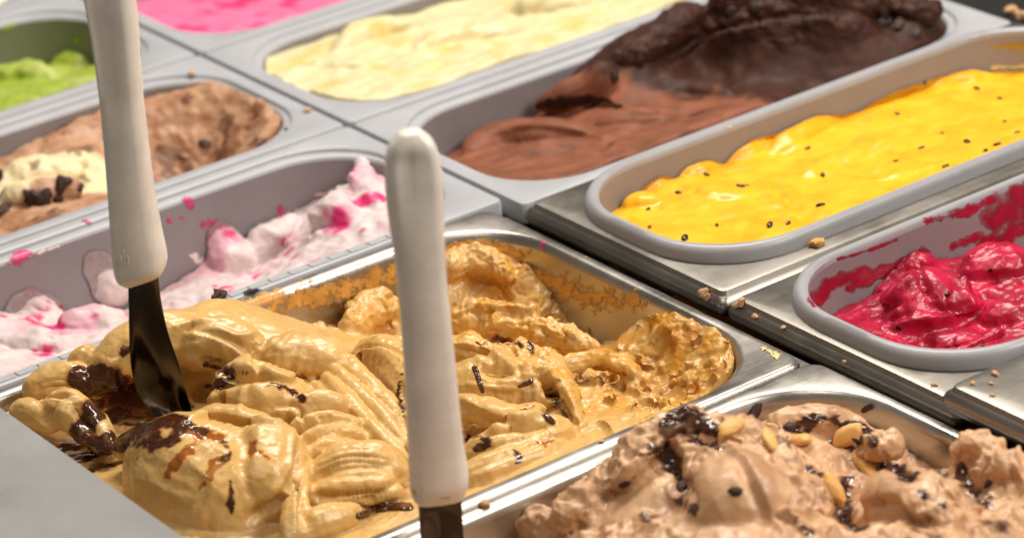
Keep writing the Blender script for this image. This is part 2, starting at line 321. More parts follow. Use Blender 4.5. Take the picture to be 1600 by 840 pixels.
# lump shapes shared between crumbs
def lump(name, seed, sub=2, amp=.35, sx=1, sy=1, sz=1):
    bm = bmesh.new(); bmesh.ops.create_icosphere(bm, subdivisions=sub, radius=1)
    P = np.array([v.co[:] for v in bm.verts]); d = fbm(P + seed * 3.1, .9, 3, seed)
    for v, a in zip(bm.verts, d): v.co = v.co * (1 + amp * a); v.co = (v.co.x * sx, v.co.y * sy, v.co.z * sz)
    me = bpy.data.meshes.new(name); bm.to_mesh(me); bm.free(); me.shade_smooth(); me.set_sharp_from_angle(angle=math.radians(50)); return me
def gelato(name, rect, r, ctrl, lobes, vox, mat, displace, colour, label, zcut=-.075, cell=.002, clampz=.0, group=None, smooth=3, rim=None, strokes=(), climb=.004, stains=(), scatter=()):
    x0, x1, y0, y1 = rect
    nx = int((x1 - x0) / cell); ny = int((y1 - y0) / cell)
    X, Y = np.meshgrid(np.linspace(x0, x1, nx), np.linspace(y0, y1, ny), indexing='ij')
    Z = tps(ctrl, np.c_[X.ravel(), Y.ravel()]).reshape(X.shape)
    if rim is not None:
        d = sd_rrect(X, Y, rect, r); Z = np.where(d > -.012, np.minimum(Z, rim + np.maximum(0, -d) * 1.2), Z)
    V = np.c_[X.ravel(), Y.ravel(), Z.ravel()]; n = nx * ny
    VB = V.copy(); VB[:, 2] = zcut - .02
    idx = np.arange(n).reshape(nx, ny); a, b, c, d = idx[:-1, :-1], idx[1:, :-1], idx[1:, 1:], idx[:-1, 1:]
    F = np.stack([a, b, c, d], -1).reshape(-1, 4).tolist(); F += (np.stack([d, c, b, a], -1).reshape(-1, 4) + n).tolist()
    edge = list(idx[:, 0]) + list(idx[-1, 1:]) + list(idx[-2::-1, -1]) + list(idx[0, -2:0:-1])
    for i in range(len(edge)): p, q = edge[i], edge[(i + 1) % len(edge)]; F.append((q, p, p + n, q + n))
    VV = np.vstack([V, VB]).tolist()
    for lb in lobes:
        v, f = tube(*lb); k = len(VV); VV += [list(p) for p in v]; F += [tuple(i + k for i in q) for q in f]
    rs = np.random.RandomState(len(name) * 13 + 1)
    for fn, cnt, ra, rb, up in scatter:
        B0 = lump('blob', 3, 1, 0); bv = np.array([v.co[:] for v in B0.vertices]); bf = [tuple(p.vertices) for p in B0.polygons]; bpy.data.meshes.remove(B0)
        cand = np.c_[rs.uniform(x0, x1, cnt * 12), rs.uniform(y0, y1, cnt * 12)]; cand = cand[(fn(np.c_[cand, np.zeros(len(cand))]) > rs.uniform(0, 1, len(cand))) & (sd_rrect(cand[:, 0], cand[:, 1], rect, r) < -.003)][:cnt]
        zz = tps(ctrl, cand)
        for (cx, cy), cz in zip(cand, zz):
            if rim is not None: cz = min(cz, rim + .002)
            rad = ra + (rb - ra) * rs.uniform(0, 1) ** 2; v = bv * rs.uniform(.55, 1.25, (len(bv), 1)) * rad * rs.uniform(.6, 1.3, 3); k = len(VV)
            VV += (v + np.array([cx, cy, cz + up * rad])).tolist(); F += [tuple(i + k for i in q) for q in bf]
    me = mesh(name + '_cage', VV, F, False); ob = bpy.data.objects.new('tmp', me); col.objects.link(ob)
    md = ob.modifiers.new('r', 'REMESH'); md.mode = 'VOXEL'; md.voxel_size = vox
    if smooth:
        ms = ob.modifiers.new('s', 'SMOOTH'); ms.factor = .5; ms.iterations = smooth
    dg = bpy.context.evaluated_depsgraph_get(); ev = ob.evaluated_get(dg); out = bpy.data.meshes.new_from_object(ev)
    bpy.data.objects.remove(ob); bpy.data.meshes.remove(me)
    bm = bmesh.new(); bm.from_mesh(out)
    bmesh.ops.delete(bm, geom=[v for v in bm.verts if v.co.z < zcut], context='VERTS')
    bm.to_mesh(out); bm.free(); out.name = name
    nv = len(out.vertices); P = np.empty(nv * 3); out.vertices.foreach_get('co', P); P = P.reshape(-1, 3)
    Nn = np.empty(nv * 3); out.vertices.foreach_get('normal', Nn); Nn = Nn.reshape(-1, 3)
    if strokes:
        P = P + Nn * strokes_disp(P, Nn, BVHTree.FromPolygons([tuple(p) for p in P], [p.vertices[:] for p in out.polygons]), strokes)[:, None]
        out.vertices.foreach_set('co', P.ravel()); out.update(); out.vertices.foreach_get('normal', (nb := np.empty(nv * 3))); Nn = nb.reshape(-1, 3)
    P = P + displace(P, Nn)
    # keep inside the tub walls
    sd = sd_rrect(P[:, 0], P[:, 1], rect, r) + np.clip(clampz - P[:, 2], 0, .1) * .07
    e = 1e-5
    gx = (sd_rrect(P[:, 0] + e, P[:, 1], rect, r) - sd_rrect(P[:, 0] - e, P[:, 1], rect, r)) / (2 * e)
    gy = (sd_rrect(P[:, 0], P[:, 1] + e, rect, r) - sd_rrect(P[:, 0], P[:, 1] - e, rect, r)) / (2 * e)
    over = np.maximum(sd + .0006, 0) * (P[:, 2] < clampz + climb)
    P[:, 0] -= gx * over; P[:, 1] -= gy * over
    out.vertices.foreach_set('co', P.ravel()); out.update()
    C = np.ones((nv, 4)); C[:, :3] = colour(P, Nn); GL = np.zeros(nv)
    if stains:
        tr = BVHTree.FromPolygons([tuple(p) for p in P], [p.vertices[:] for p in out.polygons]); ns = .0028 * fbm(P, .010, 3, 61) + .0012 * fbm(P, .004, 2, 62)
        for pc, line, rad, dens in stains:
            K = catmull(np.array(line, float), 6) if len(line) > 1 else np.array(line, float)
            H = [cast(tr, *c) for c in K]; ok = [i for i, h in enumerate(H) if h]
            if not ok: continue
            Q = np.array([H[i][0][:] for i in ok]); R_ = (np.interp(np.linspace(0, 1, len(K)), np.linspace(0, 1, len(rad)), rad) / 3185)[ok]
            m = np.nonzero(np.all((P > Q.min(0) - .03) & (P < Q.max(0) + .03), axis=1))[0]
            dd = np.linalg.norm(P[m][:, None] - Q[None], axis=2) / R_[None]; k = dd.argmin(1); d = 1 - dd[np.arange(len(m)), k] + ns[m] / R_[k] * min(1.0, .35 + .65 * (1 - dens)) * 1.6
            t = sstep(-.02, .28, d); e = np.minimum(1, t * 1.0)[:, None]
            mid = np.minimum(1, np.array(pc) * 3.2 + np.array([.10, .02, 0]))
            cc = np.where(d[:, None] < .22, mid[None] * .75 + .25 * C[m, :3], np.array(pc)[None])
            cc = cc * (1 - .5 * (1 - dens) * sstep(.0, .5, noise(P[m], .006, 77)))[:, None] + C[m, :3] * (.5 * (1 - dens) * sstep(.0, .5, noise(P[m], .006, 77)))[:, None]
            C[m, :3] = C[m, :3] * (1 - e) + cc * e; GL[m] = np.maximum(GL[m], t)
    ga_ = out.attributes.new('Gloss', 'FLOAT', 'POINT'); ga_.data.foreach_set('value', GL.astype(np.float32))
    at_ = out.attributes.new('Col', 'FLOAT_COLOR', 'POINT'); at_.data.foreach_set('color', C.ravel().astype(np.float32))
    out.materials.clear(); out.shade_smooth()
    o = link(name, out, mat); tag(o, label, 'ice cream', group)
    # move the origin to the middle of the tub
    ctr = Vector(((x0 + x1) / 2, (y0 + y1) / 2, 0)); out.transform(Matrix.Translation(-ctr)); o.location = ctr
    BV[name] = BVHTree.FromPolygons([tuple(p) for p in P], [p.vertices[:] for p in out.polygons])
    print(name, nv, 'verts', round(time.time() - T0, 1), 's')
    return o
def strokes_disp(P, N, tree, S):
    """carve creases, ridges and lips along lines drawn on the surface; widths and heights in mm"""
    D = np.zeros(len(P))
    for kind, line, wd, amp in S:
        wd, amp = wd / 1000, amp / 1000
        C = catmull(np.array(line, float), 10); H = [cast(tree, *c) for c in C]; H = [h for h in H if h]
        if len(H) < 3: continue
        Q = np.array([h[0][:] for h in H]); QN = np.array([h[1][:] for h in H])
        for _ in range(3): Q[1:-1] = (Q[:-2] + 2 * Q[1:-1] + Q[2:]) / 4
        T = np.gradient(Q, axis=0); T /= np.linalg.norm(T, axis=1)[:, None] + 1e-9; SD = np.cross(T, QN)
        rad = wd * 4
        m = np.nonzero(np.all((P > Q.min(0) - rad) & (P < Q.max(0) + rad), axis=1))[0]
        if not len(m): continue
        dd = np.linalg.norm(P[m][:, None] - Q[None], axis=2); k = dd.argmin(1); d = dd[np.arange(len(m)), k]
        s_ = ((P[m] - Q[k]) * SD[k]).sum(1); fade = np.sin(np.pi * np.clip((k + .5) / len(Q), 0, 1)) ** .5
        sg = np.where(s_ >= 0, d, -d)
        if kind == 'groove': f = -np.exp(-(d / wd) ** 2)
        elif kind == 'ridge': f = np.exp(-(d / wd) ** 2)
        else: f = np.where(sg > 0, np.exp(-(sg / (wd * 1.6)) ** 2), np.exp(-(sg / (wd * .28)) ** 2)) - .55 * np.exp(-((sg + wd * .7) / (wd * .5)) ** 2)
        D[m] += amp * f * fade
    return D
def cast(tree, px, py):
    h = tree.ray_cast(Vector(CP), Vector(ray_dir(px, py))); return (h[0], h[1], h[3]) if h[0] is not None else None
def lerp(a, b, t): return np.asarray(a)[None] * (1 - t[:, None]) + np.asarray(b)[None] * t[:, None]

# a patch of sauce or smear that lies on a surface with its own thickness
def smear(name, tree, line, radii, mat, parent, thick=.0012, rough=.35, freq=14, step=1.6, seed=0, cover=0.0):
    L = np.array(line, float)
    if len(L) > 1: C = catmull(L, 10)
    else: C = L
    R = np.interp(np.linspace(0, 1, len(C)), np.linspace(0, 1, len(radii)), radii)
    m = R.max() * 1.6 + 3; x0, y0 = C.min(0) - m; x1, y1 = C.max(0) + m
    nx, ny = int((x1 - x0) / step) + 2, int((y1 - y0) / step) + 2
    gx = x0 + np.arange(nx) * step; gy = y0 + np.arange(ny) * step
    X, Y = np.meshgrid(gx, gy, indexing='ij'); Q = np.c_[X.ravel(), Y.ravel()]
    q3 = np.c_[Q, np.full(len(Q), seed * 31.7)]
    D = np.full(len(Q), 1e9)
    for i in range(len(C)): D = np.minimum(D, np.hypot(Q[:, 0] - C[i, 0], (Q[:, 1] - C[i, 1]) * 1.25) / R[i])
    S = 1 - D + rough * fbm(q3, freq, 3, seed) - cover * np.clip(ridged(q3, freq * .6, 2, seed + 9), 0, 1)
    V, idx, F, pos = [], {}, [], {}
    for k in np.nonzero(S > -.12)[0]:
        h = cast(tree, Q[k, 0], Q[k, 1])
        if h is None: continue
        s = S[k]; t = (math.sqrt(min(1, s / .5)) if s > 0 else s * 4) * thick
        idx[k] = len(V); V.append(tuple(h[0] + h[1] * (t - .0002))); pos[k] = h[2]
    for i in range(nx - 1):
        for j in range(ny - 1):
            q = (i * ny + j, i * ny + j + 1, (i + 1) * ny + j + 1, (i + 1) * ny + j)
            if all(k in idx for k in q):
                ds = [pos[k] for k in q]
                if max(ds) - min(ds) < .018 and max(S[k] for k in q) > 0: F.append([idx[k] for k in q])
    if not F: return None
    par = list(range(len(V)))
    def find(a):
        while par[a] != a: par[a] = par[par[a]]; a = par[a]
        return a
    for f in F:
        for q in f[1:]: par[find(q)] = find(f[0])
    cnt = {}
    for f in F: cnt[find(f[0])] = cnt.get(find(f[0]), 0) + 1
    big = max(cnt, key=cnt.get); F = [f for f in F if find(f[0]) == big]
    me = mesh(name, V, F); fa = me.attributes.new('Film', 'FLOAT', 'POINT'); fa.data.foreach_set('value', np.array([S[k] for k in idx], dtype=np.float32)); bm = bmesh.new(); bm.from_mesh(me); bmesh.ops.delete(bm, geom=[v for v in bm.verts if not v.link_faces], context='VERTS'); bmesh.ops.recalc_face_normals(bm, faces=bm.faces); bm.to_mesh(me); bm.free(); me.shade_smooth()
    return link(name, me, mat, parent)

# ---- coffee -------------------------------------------------------------
CO_R = (CO[0] + .0100, CO[1] - .0100, CO[2] + .0086, CO[3] - .0086)
W_ = 'w'
co_ctrl = [(30, 660, -.010), (60, 610, -.006), (130, 580, .000), (200, 545, .008), (270, 520, .014), (340, 530, .009), (420, 540, .004), (480, 550, .000), (560, 565, -.012), (610, 560, -.018),
           (430, 492, -.036), (520, 495, -.036), (590, 485, -.032), (650, 470, -.026), (700, 460, -.024), (760, 445, -.025), (800, 470, -.029), (860, 490, -.033), (940, 505, -.038), (1000, 515, -.036), (880, 450, -.038),
           (W_, .355, -.055, -.010), (W_, .365, -.036, -.008), (W_, .385, -.030, -.013), (W_, .402, -.032, -.022), (W_, .425, -.032, -.036), (W_, .455, -.030, -.034),
           (W_, .482, -.029, -.014), (W_, .505, -.028, -.005), (W_, .530, -.030, -.003), (W_, .552, -.036, -.003), (W_, .572, -.052, -.005), (W_, .580, -.075, -.008), (W_, .500, -.052, -.030), (W_, .525, -.055, -.026), (W_, .545, -.066, -.022), (W_, .558, -.085, -.014), (W_, .470, -.06, -.034),
           (900, 560, -.026), (980, 600, -.022), (1060, 625, -.013), (1000, 660, -.011), (900, 695, -.008), (820, 600, -.020), (760, 580, -.018), (720, 570, -.014), (690, 640, -.018), (800, 690, -.018), (760, 735, -.013), (640, 790, -.013),
           (560, 815, -.014), (470, 820, -.014), (400, 850, -.014), (350, 790, -.008), (300, 730, -.004), (250, 745, -.008), (200, 680, -.014), (150, 665, -.018), (100, 680, -.016), (420, 660, -.004), (500, 630, -.016), (560, 670, -.022), (600, 720, -.024), (520, 755, -.022), (640, 640, -.020), (470, 690, -.014), (250, 630, -.012), (320, 605, -.010), (230, 700, -.014)]
co_lobes = [
    # the long mound at the back, its cap to the right
    ([(150, 600, .004), (195, 555, .014), (250, 530, .018), (300, 525, .016), (340, 545, .010)], (10, 14, 15, 14, 9)),
    ([(270, 560, .008), (320, 540, .014), (365, 540, .014), (420, 562, .009)], (10, 14, 14, 9)),
    ([(400, 560, .008), (455, 552, .010), (510, 562, .008), (550, 585, .002)], (10, 15, 14, 7), .75),
    # three long ridges running down to the right, and the band left of them
    ([(528, 556, .004), (570, 602, .001), (618, 648, -.004), (656, 684, -.008)], (4, 6.2, 6, 4), 1.25),
    ([(510, 570, .007), (552, 612, .003), (596, 655, -.003), (645, 702, -.008)], (3.5, 5.0, 5, 4), 1.35),
    ([(503, 584, .006), (544, 632, .002), (588, 682, -.005), (640, 722, -.010)], (3.5, 5.2, 5, 4), 1.3),
    ([(482, 592, .003), (526, 645, -.002), (574, 700, -.009), (612, 730, -.013)], (4, 5.6, 5, 3), 1.2),
    ([(446, 594, .003), (492, 640, -.003), (540, 694, -.010), (590, 732, -.014)], (6, 7.5, 7, 4)),
    # sheet right of the ridges
    ([(545, 566, -.010), (592, 562, -.010), (640, 598, -.012), (662, 660, -.013)], (8, 14, 15, 8)),
    # fan
    ([(446, 652, .004), (480, 633, .009), (522, 634, .006), (562, 660, -.006)], (3.5, 5.6, 5.6, 3), 1.25),
    ([(450, 680, .002), (492, 660, .006), (542, 662, .002), (580, 686, -.008)], (3, 4.5, 4.3, 2.5), 1.35),
    ([(452, 704, .000), (498, 681, .004), (548, 680, -.001), (588, 703, -.010)], (3, 4.3, 4.2, 2.5), 1.35),
    ([(454, 727, -.002), (502, 702, .001), (552, 700, -.003), (590, 716, -.011)], (3, 4.2, 4.0, 2.5), 1.3),
    # fat lobes below the fan
    ([(480, 760, -.007), (530, 732, -.003), (590, 728, -.004), (640, 748, -.010)], (7, 12, 12, 7)),
    ([(470, 790, -.010), (525, 768, -.007), (585, 763, -.008), (630, 768, -.012)], (6, 9, 9, 6)),
    ([(440, 845, -.008), (510, 815, -.009), (580, 800, -.012)], (8, 9, 6)),
    # the block in the middle
    ([(335, 628, .000), (385, 622, .004), (430, 640, .003), (455, 668, .000)], (14, 20, 19, 12)),
    ([(300, 668, .009), (340, 656, .012), (390, 664, .011), (440, 684, .007)], (6, 8, 8, 7)),
    ([(395, 695, .002), (412, 725, .000), (408, 765, -.004), (380, 805, -.008)], (16, 23, 22, 14)),
    ([(200, 760, -.014), (270, 752, -.010), (340, 775, -.010), (400, 830, -.014)], (20, 33, 34, 22)),
    ([(175, 705, -.002), (225, 692, .002), (275, 675, .005), (305, 664, .007)], (6, 9, 9, 6)),
    # the upright lip behind the block
    ([(452, 850, -.006), (462, 790, -.002), (470, 740, .001), (478, 705, .001)], (5, 7, 5, 3)),
    ([(138, 594, .003), (158, 594, .005), (176, 608, .000)], (8, 11, 8)),
    # left cluster
    ([(40, 630, -.002), (75, 602, .005), (120, 597, .006), (150, 615, .002)], (7, 10, 10, 6)),
    ([(60, 645, -.002), (105, 640, .004), (140, 665, -.002), (175, 705, -.005)], (8, 11, 10, 6)),
    ([(18, 645, .000), (50, 645, .002), (90, 672, -.002)], (6, 8, 6)),
    ([(108, 578, .007), (138, 562, .012), (170, 580, .010)], (5, 8, 6)),
    # right hand folds
    ([(690, 552, -.006), (735, 545, -.005), (775, 560, -.008), (800, 580, -.013)], (8, 10, 8, 5)),
    ([(770, 560, -.012), (810, 552, -.011), (850, 580, -.013)], (7, 10, 7)),
    ([(690, 600, -.012), (760, 605, -.012), (830, 610, -.013), (860, 630, -.014)], (12, 18, 16, 7)),
    ([(700, 630, -.010), (760, 645, -.009), (805, 652, -.009), (850, 640, -.010)], (6, 8, 7.5, 4)),
    ([(720, 725, -.012), (785, 700, -.008), (850, 680, -.008), (900, 672, -.012)], (8, 13, 12, 6)),
    ([(690, 755, -.012), (760, 738, -.009), (840, 712, -.010), (890, 695, -.012)], (6, 9, 8, 4)),
    ([(845, 548, -.013), (868, 582, -.011), (888, 622, -.012), (905, 665, -.015)], (5, 8, 7, 4)),
    ([(870, 575, -.013), (920, 560, -.013), (970, 570, -.014), (1000, 605, -.017)], (5, 6, 6, 5)),
    ([(690, 505, -.020), (760, 500, -.020), (840, 520, -.022), (940, 545, -.025)], (9, 12, 11, 8)),
    ([(695, 430, -.014), (728, 405, -.011), (765, 408, -.013), (800, 435, -.018)], (9, 9, 9, 7)),
    ([(545, 520, -.022), (580, 485, -.022), (625, 475, -.020)], (9, 12, 10)),
]
def comb(line, n, gap, wd, amp, kind='groove'):
    L = np.array(line, float); T = np.gradient(L, axis=0); T /= np.linalg.norm(T, axis=1)[:, None]; Nn = np.c_[-T[:, 1], T[:, 0]]
    return [(kind, (L + Nn * gap * (i - (n - 1) / 2)).tolist(), wd, amp * (.6 + .4 * ((i * 7919) % 5) / 4)) for i in range(n)]
co_strokes = comb([(455, 602), (505, 650), (550, 700)], 2, 9, 1.4, 1.0) + comb([(480, 735), (540, 712), (610, 718)], 3, 10, 1.0, 1.0) \
    + comb([(730, 715), (800, 690), (880, 668)], 3, 12, 1.3, .8) + comb([(720, 590), (780, 600), (840, 605)], 3, 14, 1.2, .7) + comb([(250, 545), (310, 540), (380, 560)], 2, 16, 2.0, .8) + comb([(220, 740), (280, 760), (350, 790)], 3, 22, 2.4, .5) + comb([(60, 610), (90, 602), (130, 608)], 3, 9, 1.0, 1.6) + comb([(470, 790), (530, 775), (600, 770)], 3, 9, 1.0, 1.4) + comb([(130, 700), (190, 690), (260, 680)], 3, 10, 1.2, 1.6) + [
    ('lip', [(300, 520), (350, 535), (390, 560), (400, 585)], 3.5, 2.4), ('groove', [(238, 600), (262, 582), (300, 575)], 3, 3.5), ('lip', [(180, 560), (172, 585), (185, 612)], 3, 3), ('groove', [(625, 590), (628, 640), (634, 690)], 2.4, 3), ('lip', [(430, 640), (462, 640), (470, 660)], 2.5, 2.5),
    ('groove', [(700, 655), (745, 672), (790, 672)], 3, 4), ('ridge', [(920, 560), (935, 590), (925, 620)], 2, 1.6), ('groove', [(940, 600), (965, 585), (1000, 590)], 2.6, 2.4), ('lip', [(1040, 640), (1010, 625), (985, 640)], 3, 2.4), ('lip', [(960, 680), (940, 660), (905, 672)], 3, 2.4), ('groove', [(1000, 650), (1040, 632), (1090, 615)], 2.4, 2.2),
    ('groove', [(312, 560), (350, 578), (388, 583), (425, 588)], 3.2, 8), ('groove', [(303, 618), (325, 606), (352, 594), (400, 590)], 3.6, 8),
    ('lip', [(540, 560), (570, 548), (602, 548), (632, 562)], 4, 3.5), 
    ('ridge', [(382, 597), (378, 622), (376, 650)], 2.2, 2), ('lip', [(444, 662), (385, 656), (336, 648), (294, 657)], 4, 3.5),
    ('groove', [(292, 672), (330, 672), (362, 684)], 6, 6), ('ridge', [(457, 662), (456, 700), (450, 742), (420, 780)], 2.4, 2.4), ('groove', [(466, 700), (464, 735), (440, 778), (380, 815)], 3, 5),
    ('groove', [(376, 668), (384, 700), (372, 740)], 4, 2.2), ('ridge', [(470, 735), (464, 780), (460, 838)], 1.8, 2.4), ('groove', [(474, 752), (472, 790), (480, 820)], 2.6, 4),
    ('groove', [(478, 738), (530, 742), (600, 742)], 2.2, 1.6), ('groove', [(480, 772), (530, 776), (600, 768)], 2.2, 2.5),
    ('groove', [(640, 742), (600, 765), (560, 800)], 2.2, 3),
    ('lip', [(783, 568), (769, 552), (738, 540), (706, 537)], 3.5, 3), ('groove', [(748, 570), (776, 577), (806, 576)], 3.5, 7),
    ('lip', [(851, 638), (836, 646), (800, 655), (766, 645), (717, 622)], 4.5, 3), ('groove', [(722, 686), (774, 668), (817, 664), (858, 660)], 2.8, 9),
    ('groove', [(848, 582), (859, 605), (871, 630), (886, 652)], 2.4, 14), ('ridge', [(832, 540), (852, 570), (862, 594), (880, 600)], 2.6, 3),
    ('ridge', [(862, 575), (892, 620), (905, 660)], 2, 2.4), ('lip', [(980, 585), (950, 570), (915, 575), (895, 600)], 3, 2.6), ('groove', [(735, 735), (790, 712), (860, 690)], 2, 2.2),
    ('groove', [(700, 520), (740, 526), (800, 530), (840, 548)], 4, 4), ('groove', [(60, 622), (85, 612), (108, 622)], 3, 4), ('groove', [(118, 625), (125, 650), (150, 680)], 4, 5), ('groove', [(60, 660), (80, 640), (86, 622)], 2.5, 3),
    ('groove', [(205, 560), (235, 552), (262, 560)], 3, 2), ('lip', [(470, 582), (450, 592), (420, 580), (400, 562)], 4, 2.4), ('ridge', [(268, 512), (300, 505), (330, 500)], 2.2, 2.2), ('ridge', [(340, 512), (372, 525), (400, 518)], 2.2, 2),
    ('groove', [(395, 535), (400, 555), (420, 575)], 2.5, 2), ('ridge', [(420, 530), (440, 545), (455, 542)], 2, 1.2),
    ('lip', [(930, 505), (860, 490), (800, 482), (740, 478)], 5, 3),
]
def co_rough(P):                                # how crumbly a point is: the dry, scraped far right of the pan
    t = (P[:, 1] + .165) / .10 - (P[:, 0] - .46) * 3.0
    return sstep(.0, .8, t + .35 * noise(P, .03, 2))
def co_heap(P): return sstep(.058, .040, np.abs(P[:, 0] - .53)) * sstep(-.090, -.060, P[:, 1])
def co_crumb(P): return co_rough(P) * sstep(-.2, .3, noise(P, .03, 51)) * .8
def co_disp(P, N):
    k = co_rough(P); g = sstep(-.35, .45, noise(P, .024, 51))          # some patches stay creamy
    rz = sstep(-.18, -.10, P[:, 1])
    d = .0011 * fbm(P, .026, 2, 1) + .0005 * fbm(P, .007, 3, 4)
    Wp = P + .004 * np.stack([noise(P, .012, 81), noise(P, .012, 82), noise(P, .012, 83)], 1)
    Q = Wp @ np.array([[.8, .6, 0], [-.6, .8, 0], [0, 0, 1.0]]) * np.array([.45, 1.25, .9])
    d = d + k * (.0020 * fbm(Wp, .016, 2, 9) + (.3 + g) * (.0018 * ridged(Q, .010, 2, 3) + .0012 * fbm(Wp, .0042, 2, 6)) - .0016)
    d = d + rz * (1 - k) * (.0016 * fbm(Q, .012, 3, 15))
    dr = .00018 * np.sin((P[:, 0] * 1100 + P[:, 1] * 330) + 6 * noise(P, .03, 5)) * sstep(-.1, .4, noise(P, .035, 12)) * (1 - k)
    hp = sstep(.055, .030, np.abs(P[:, 0] - .53)) * sstep(-.085, -.055, P[:, 1])
    V3 = np.stack([P[:, 0] * 1.3, P[:, 1] * 1.3, P[:, 2] * .6], 1)
    d = d * (1 - .7 * hp) + hp * (.0028 * fbm(V3, .017, 2, 31) + .0007 * fbm(P, .0035, 2, 37))
    return N * (d + dr)[:, None]
def co_col(P, N):
    k = co_rough(P)
    c = lerp((.665, .412, .138), (.63, .315, .038), k * sstep(-.3, .5, fbm(P, .015, 3, 3)))
    c = c * (1 - (.5 * k * sstep(.15, .6, fbm(P, .012, 3, 20)))[:, None] * np.array([.15, .45, .7]))
    hp = co_heap(P) * sstep(-.5, .3, noise(P, .012, 90)); c = c * (1 - hp[:, None] * np.array([.16, .26, .45]))
    c = c + (sstep(.15, .6, fbm(P, .03, 3, 30)) * (1 - k * .4))[:, None] * np.array([.05, .07, .07])
    return c
GEL_CO = mat_gelato('coffee_gelato', .28, .05, .22, 900, 240)
FU_, CA_ = (.060, .017, .005), (.33, .105, .014)  # fudge and caramel browns, also used to paint shade along carved creases
co_stains_shade = [(CA_, [(262, 738), (278, 715), (305, 690)], (12, 14, 9), .5), (CA_, [(296, 672), (340, 680)], (16, 12), .5), (CA_, [(345, 722), (328, 742)], (7, 8), .4), (CA_, [(820, 640), (842, 630)], (9, 6), .4), (CA_, [(852, 692), (864, 686)], (8, 6), .4), (CA_, [(318, 756), (308, 768)], (6, 5), .4), (CA_, [(345, 608), (350, 622)], (9, 8), .5), (CA_, [(395, 700), (420, 715)], (10, 12), .2),
             (CA_, [(190, 600), (210, 640), (280, 655)], (26, 26, 14), .4),
             (FU_, [(128, 592), (160, 600), (190, 622)], (28, 40, 36), .95), (FU_, [(150, 628), (138, 660), (112, 700)], (24, 28, 22), .75), (FU_, [(190, 622), (240, 640), (292, 664)], (30, 36, 12), .75), (FU_, [(105, 722), (150, 705), (205, 676), (250, 690), (288, 670)], (18, 32, 32, 22, 6), .6), (FU_, [(170, 650), (220, 660), (260, 660)], (20, 22, 14), .5), (FU_, [(205, 602), (262, 615), (300, 636)], (12, 16, 6), .7), (FU_, [(140, 735), (180, 725), (215, 715)], (9, 12, 6), .6),
             (FU_, [(322, 604), (346, 600), (365, 590)], (8, 10, 5), .8), (FU_, [(322, 568), (350, 577), (386, 582)], (5, 8, 4), .8), (FU_, [(425, 598), (445, 604), (472, 622)], (10, 10, 5), .8), (FU_, [(752, 538), (785, 529), (812, 538)], (6, 10, 5), .55), (FU_, [(826, 533), (834, 552)], (5, 4), .8), (FU_, [(862, 608), (872, 632), (886, 650)], (5, 7, 4), .9), (FU_, [(730, 684), (752, 680), (762, 694), (740, 700)], (5, 6, 4, 4), .7),
             (FU_, [(805, 704), (812, 714), (806, 724)], (4, 5, 3), .8), (FU_, [(628, 585), (622, 618), (632, 640)], (4, 5, 6), .8), (FU_, [(464, 764), (474, 778)], (6, 5), .9), (FU_, [(360, 752), (361, 785), (360, 803)], (3.5, 6, 4), .9), (FU_, [(345, 690), (360, 706), (352, 718)], (6, 7, 4), .6), (FU_, [(300, 668), (320, 676)], (8, 8), .6), (FU_, [(195, 545), (210, 540)], (7, 5), .4), (FU_, [(560, 806), (600, 794), (640, 794)], (7, 12, 9), .9)]
coffee = gelato('coffee_ice_cream', CO_R, .052, co_ctrl, co_lobes, .00085, GEL_CO, co_disp, co_col, 'golden coffee ice cream with swirled folds and dark fudge streaks', zcut=-.06, clampz=-.002, smooth=2, strokes=co_strokes, climb=.012, rim=-.001, stains=co_stains_shade, scatter=[(co_heap, 150, .0018, .0055, .25), (co_crumb, 170, .0015, .0042, .2)])

# ---- peanut chocolate ---------------------------------------------------
PE_R = (PE[0] + .0100, PE[1] - .0100, PE[2] + .0086, PE[3] - .0086)
pe_ctrl = [(740, 840, -.034), (800, 815, -.026), (860, 835, -.016), (900, 795, -.008), (950, 745, .004), (1000, 700, .014), (1050, 668, .022), (1080, 655, .025), (1120, 680, .020), (1160, 690, .010), (1200, 705, .008), (1235, 700, .000),
           (1190, 655, -.012), (1250, 660, -.010), (1320, 665, -.010), (1370, 690, -.012), (1410, 715, -.016), (1440, 735, -.018), (1490, 745, -.014), (1520, 705, .006), (1560, 715, .010), (1600, 735, .010), (1500, 775, .000), (1570, 800, .006),
           (1430, 800, .006), (1360, 775, -.004), (1320, 820, -.006), (1330, 770, -.010), (1270, 800, .010), (1210, 790, .018), (1100, 810, .018), (1000, 840, .008), (1150, 750, .022), (1050, 740, .014), (950, 800, .000), (1300, 740, -.006), (1600, 840, .008), (1450, 840, .01), (1130, 650, -.006), (1060, 640, -.02), (1000, 665, -.03), (900, 720, -.034), (800, 770, -.036)]
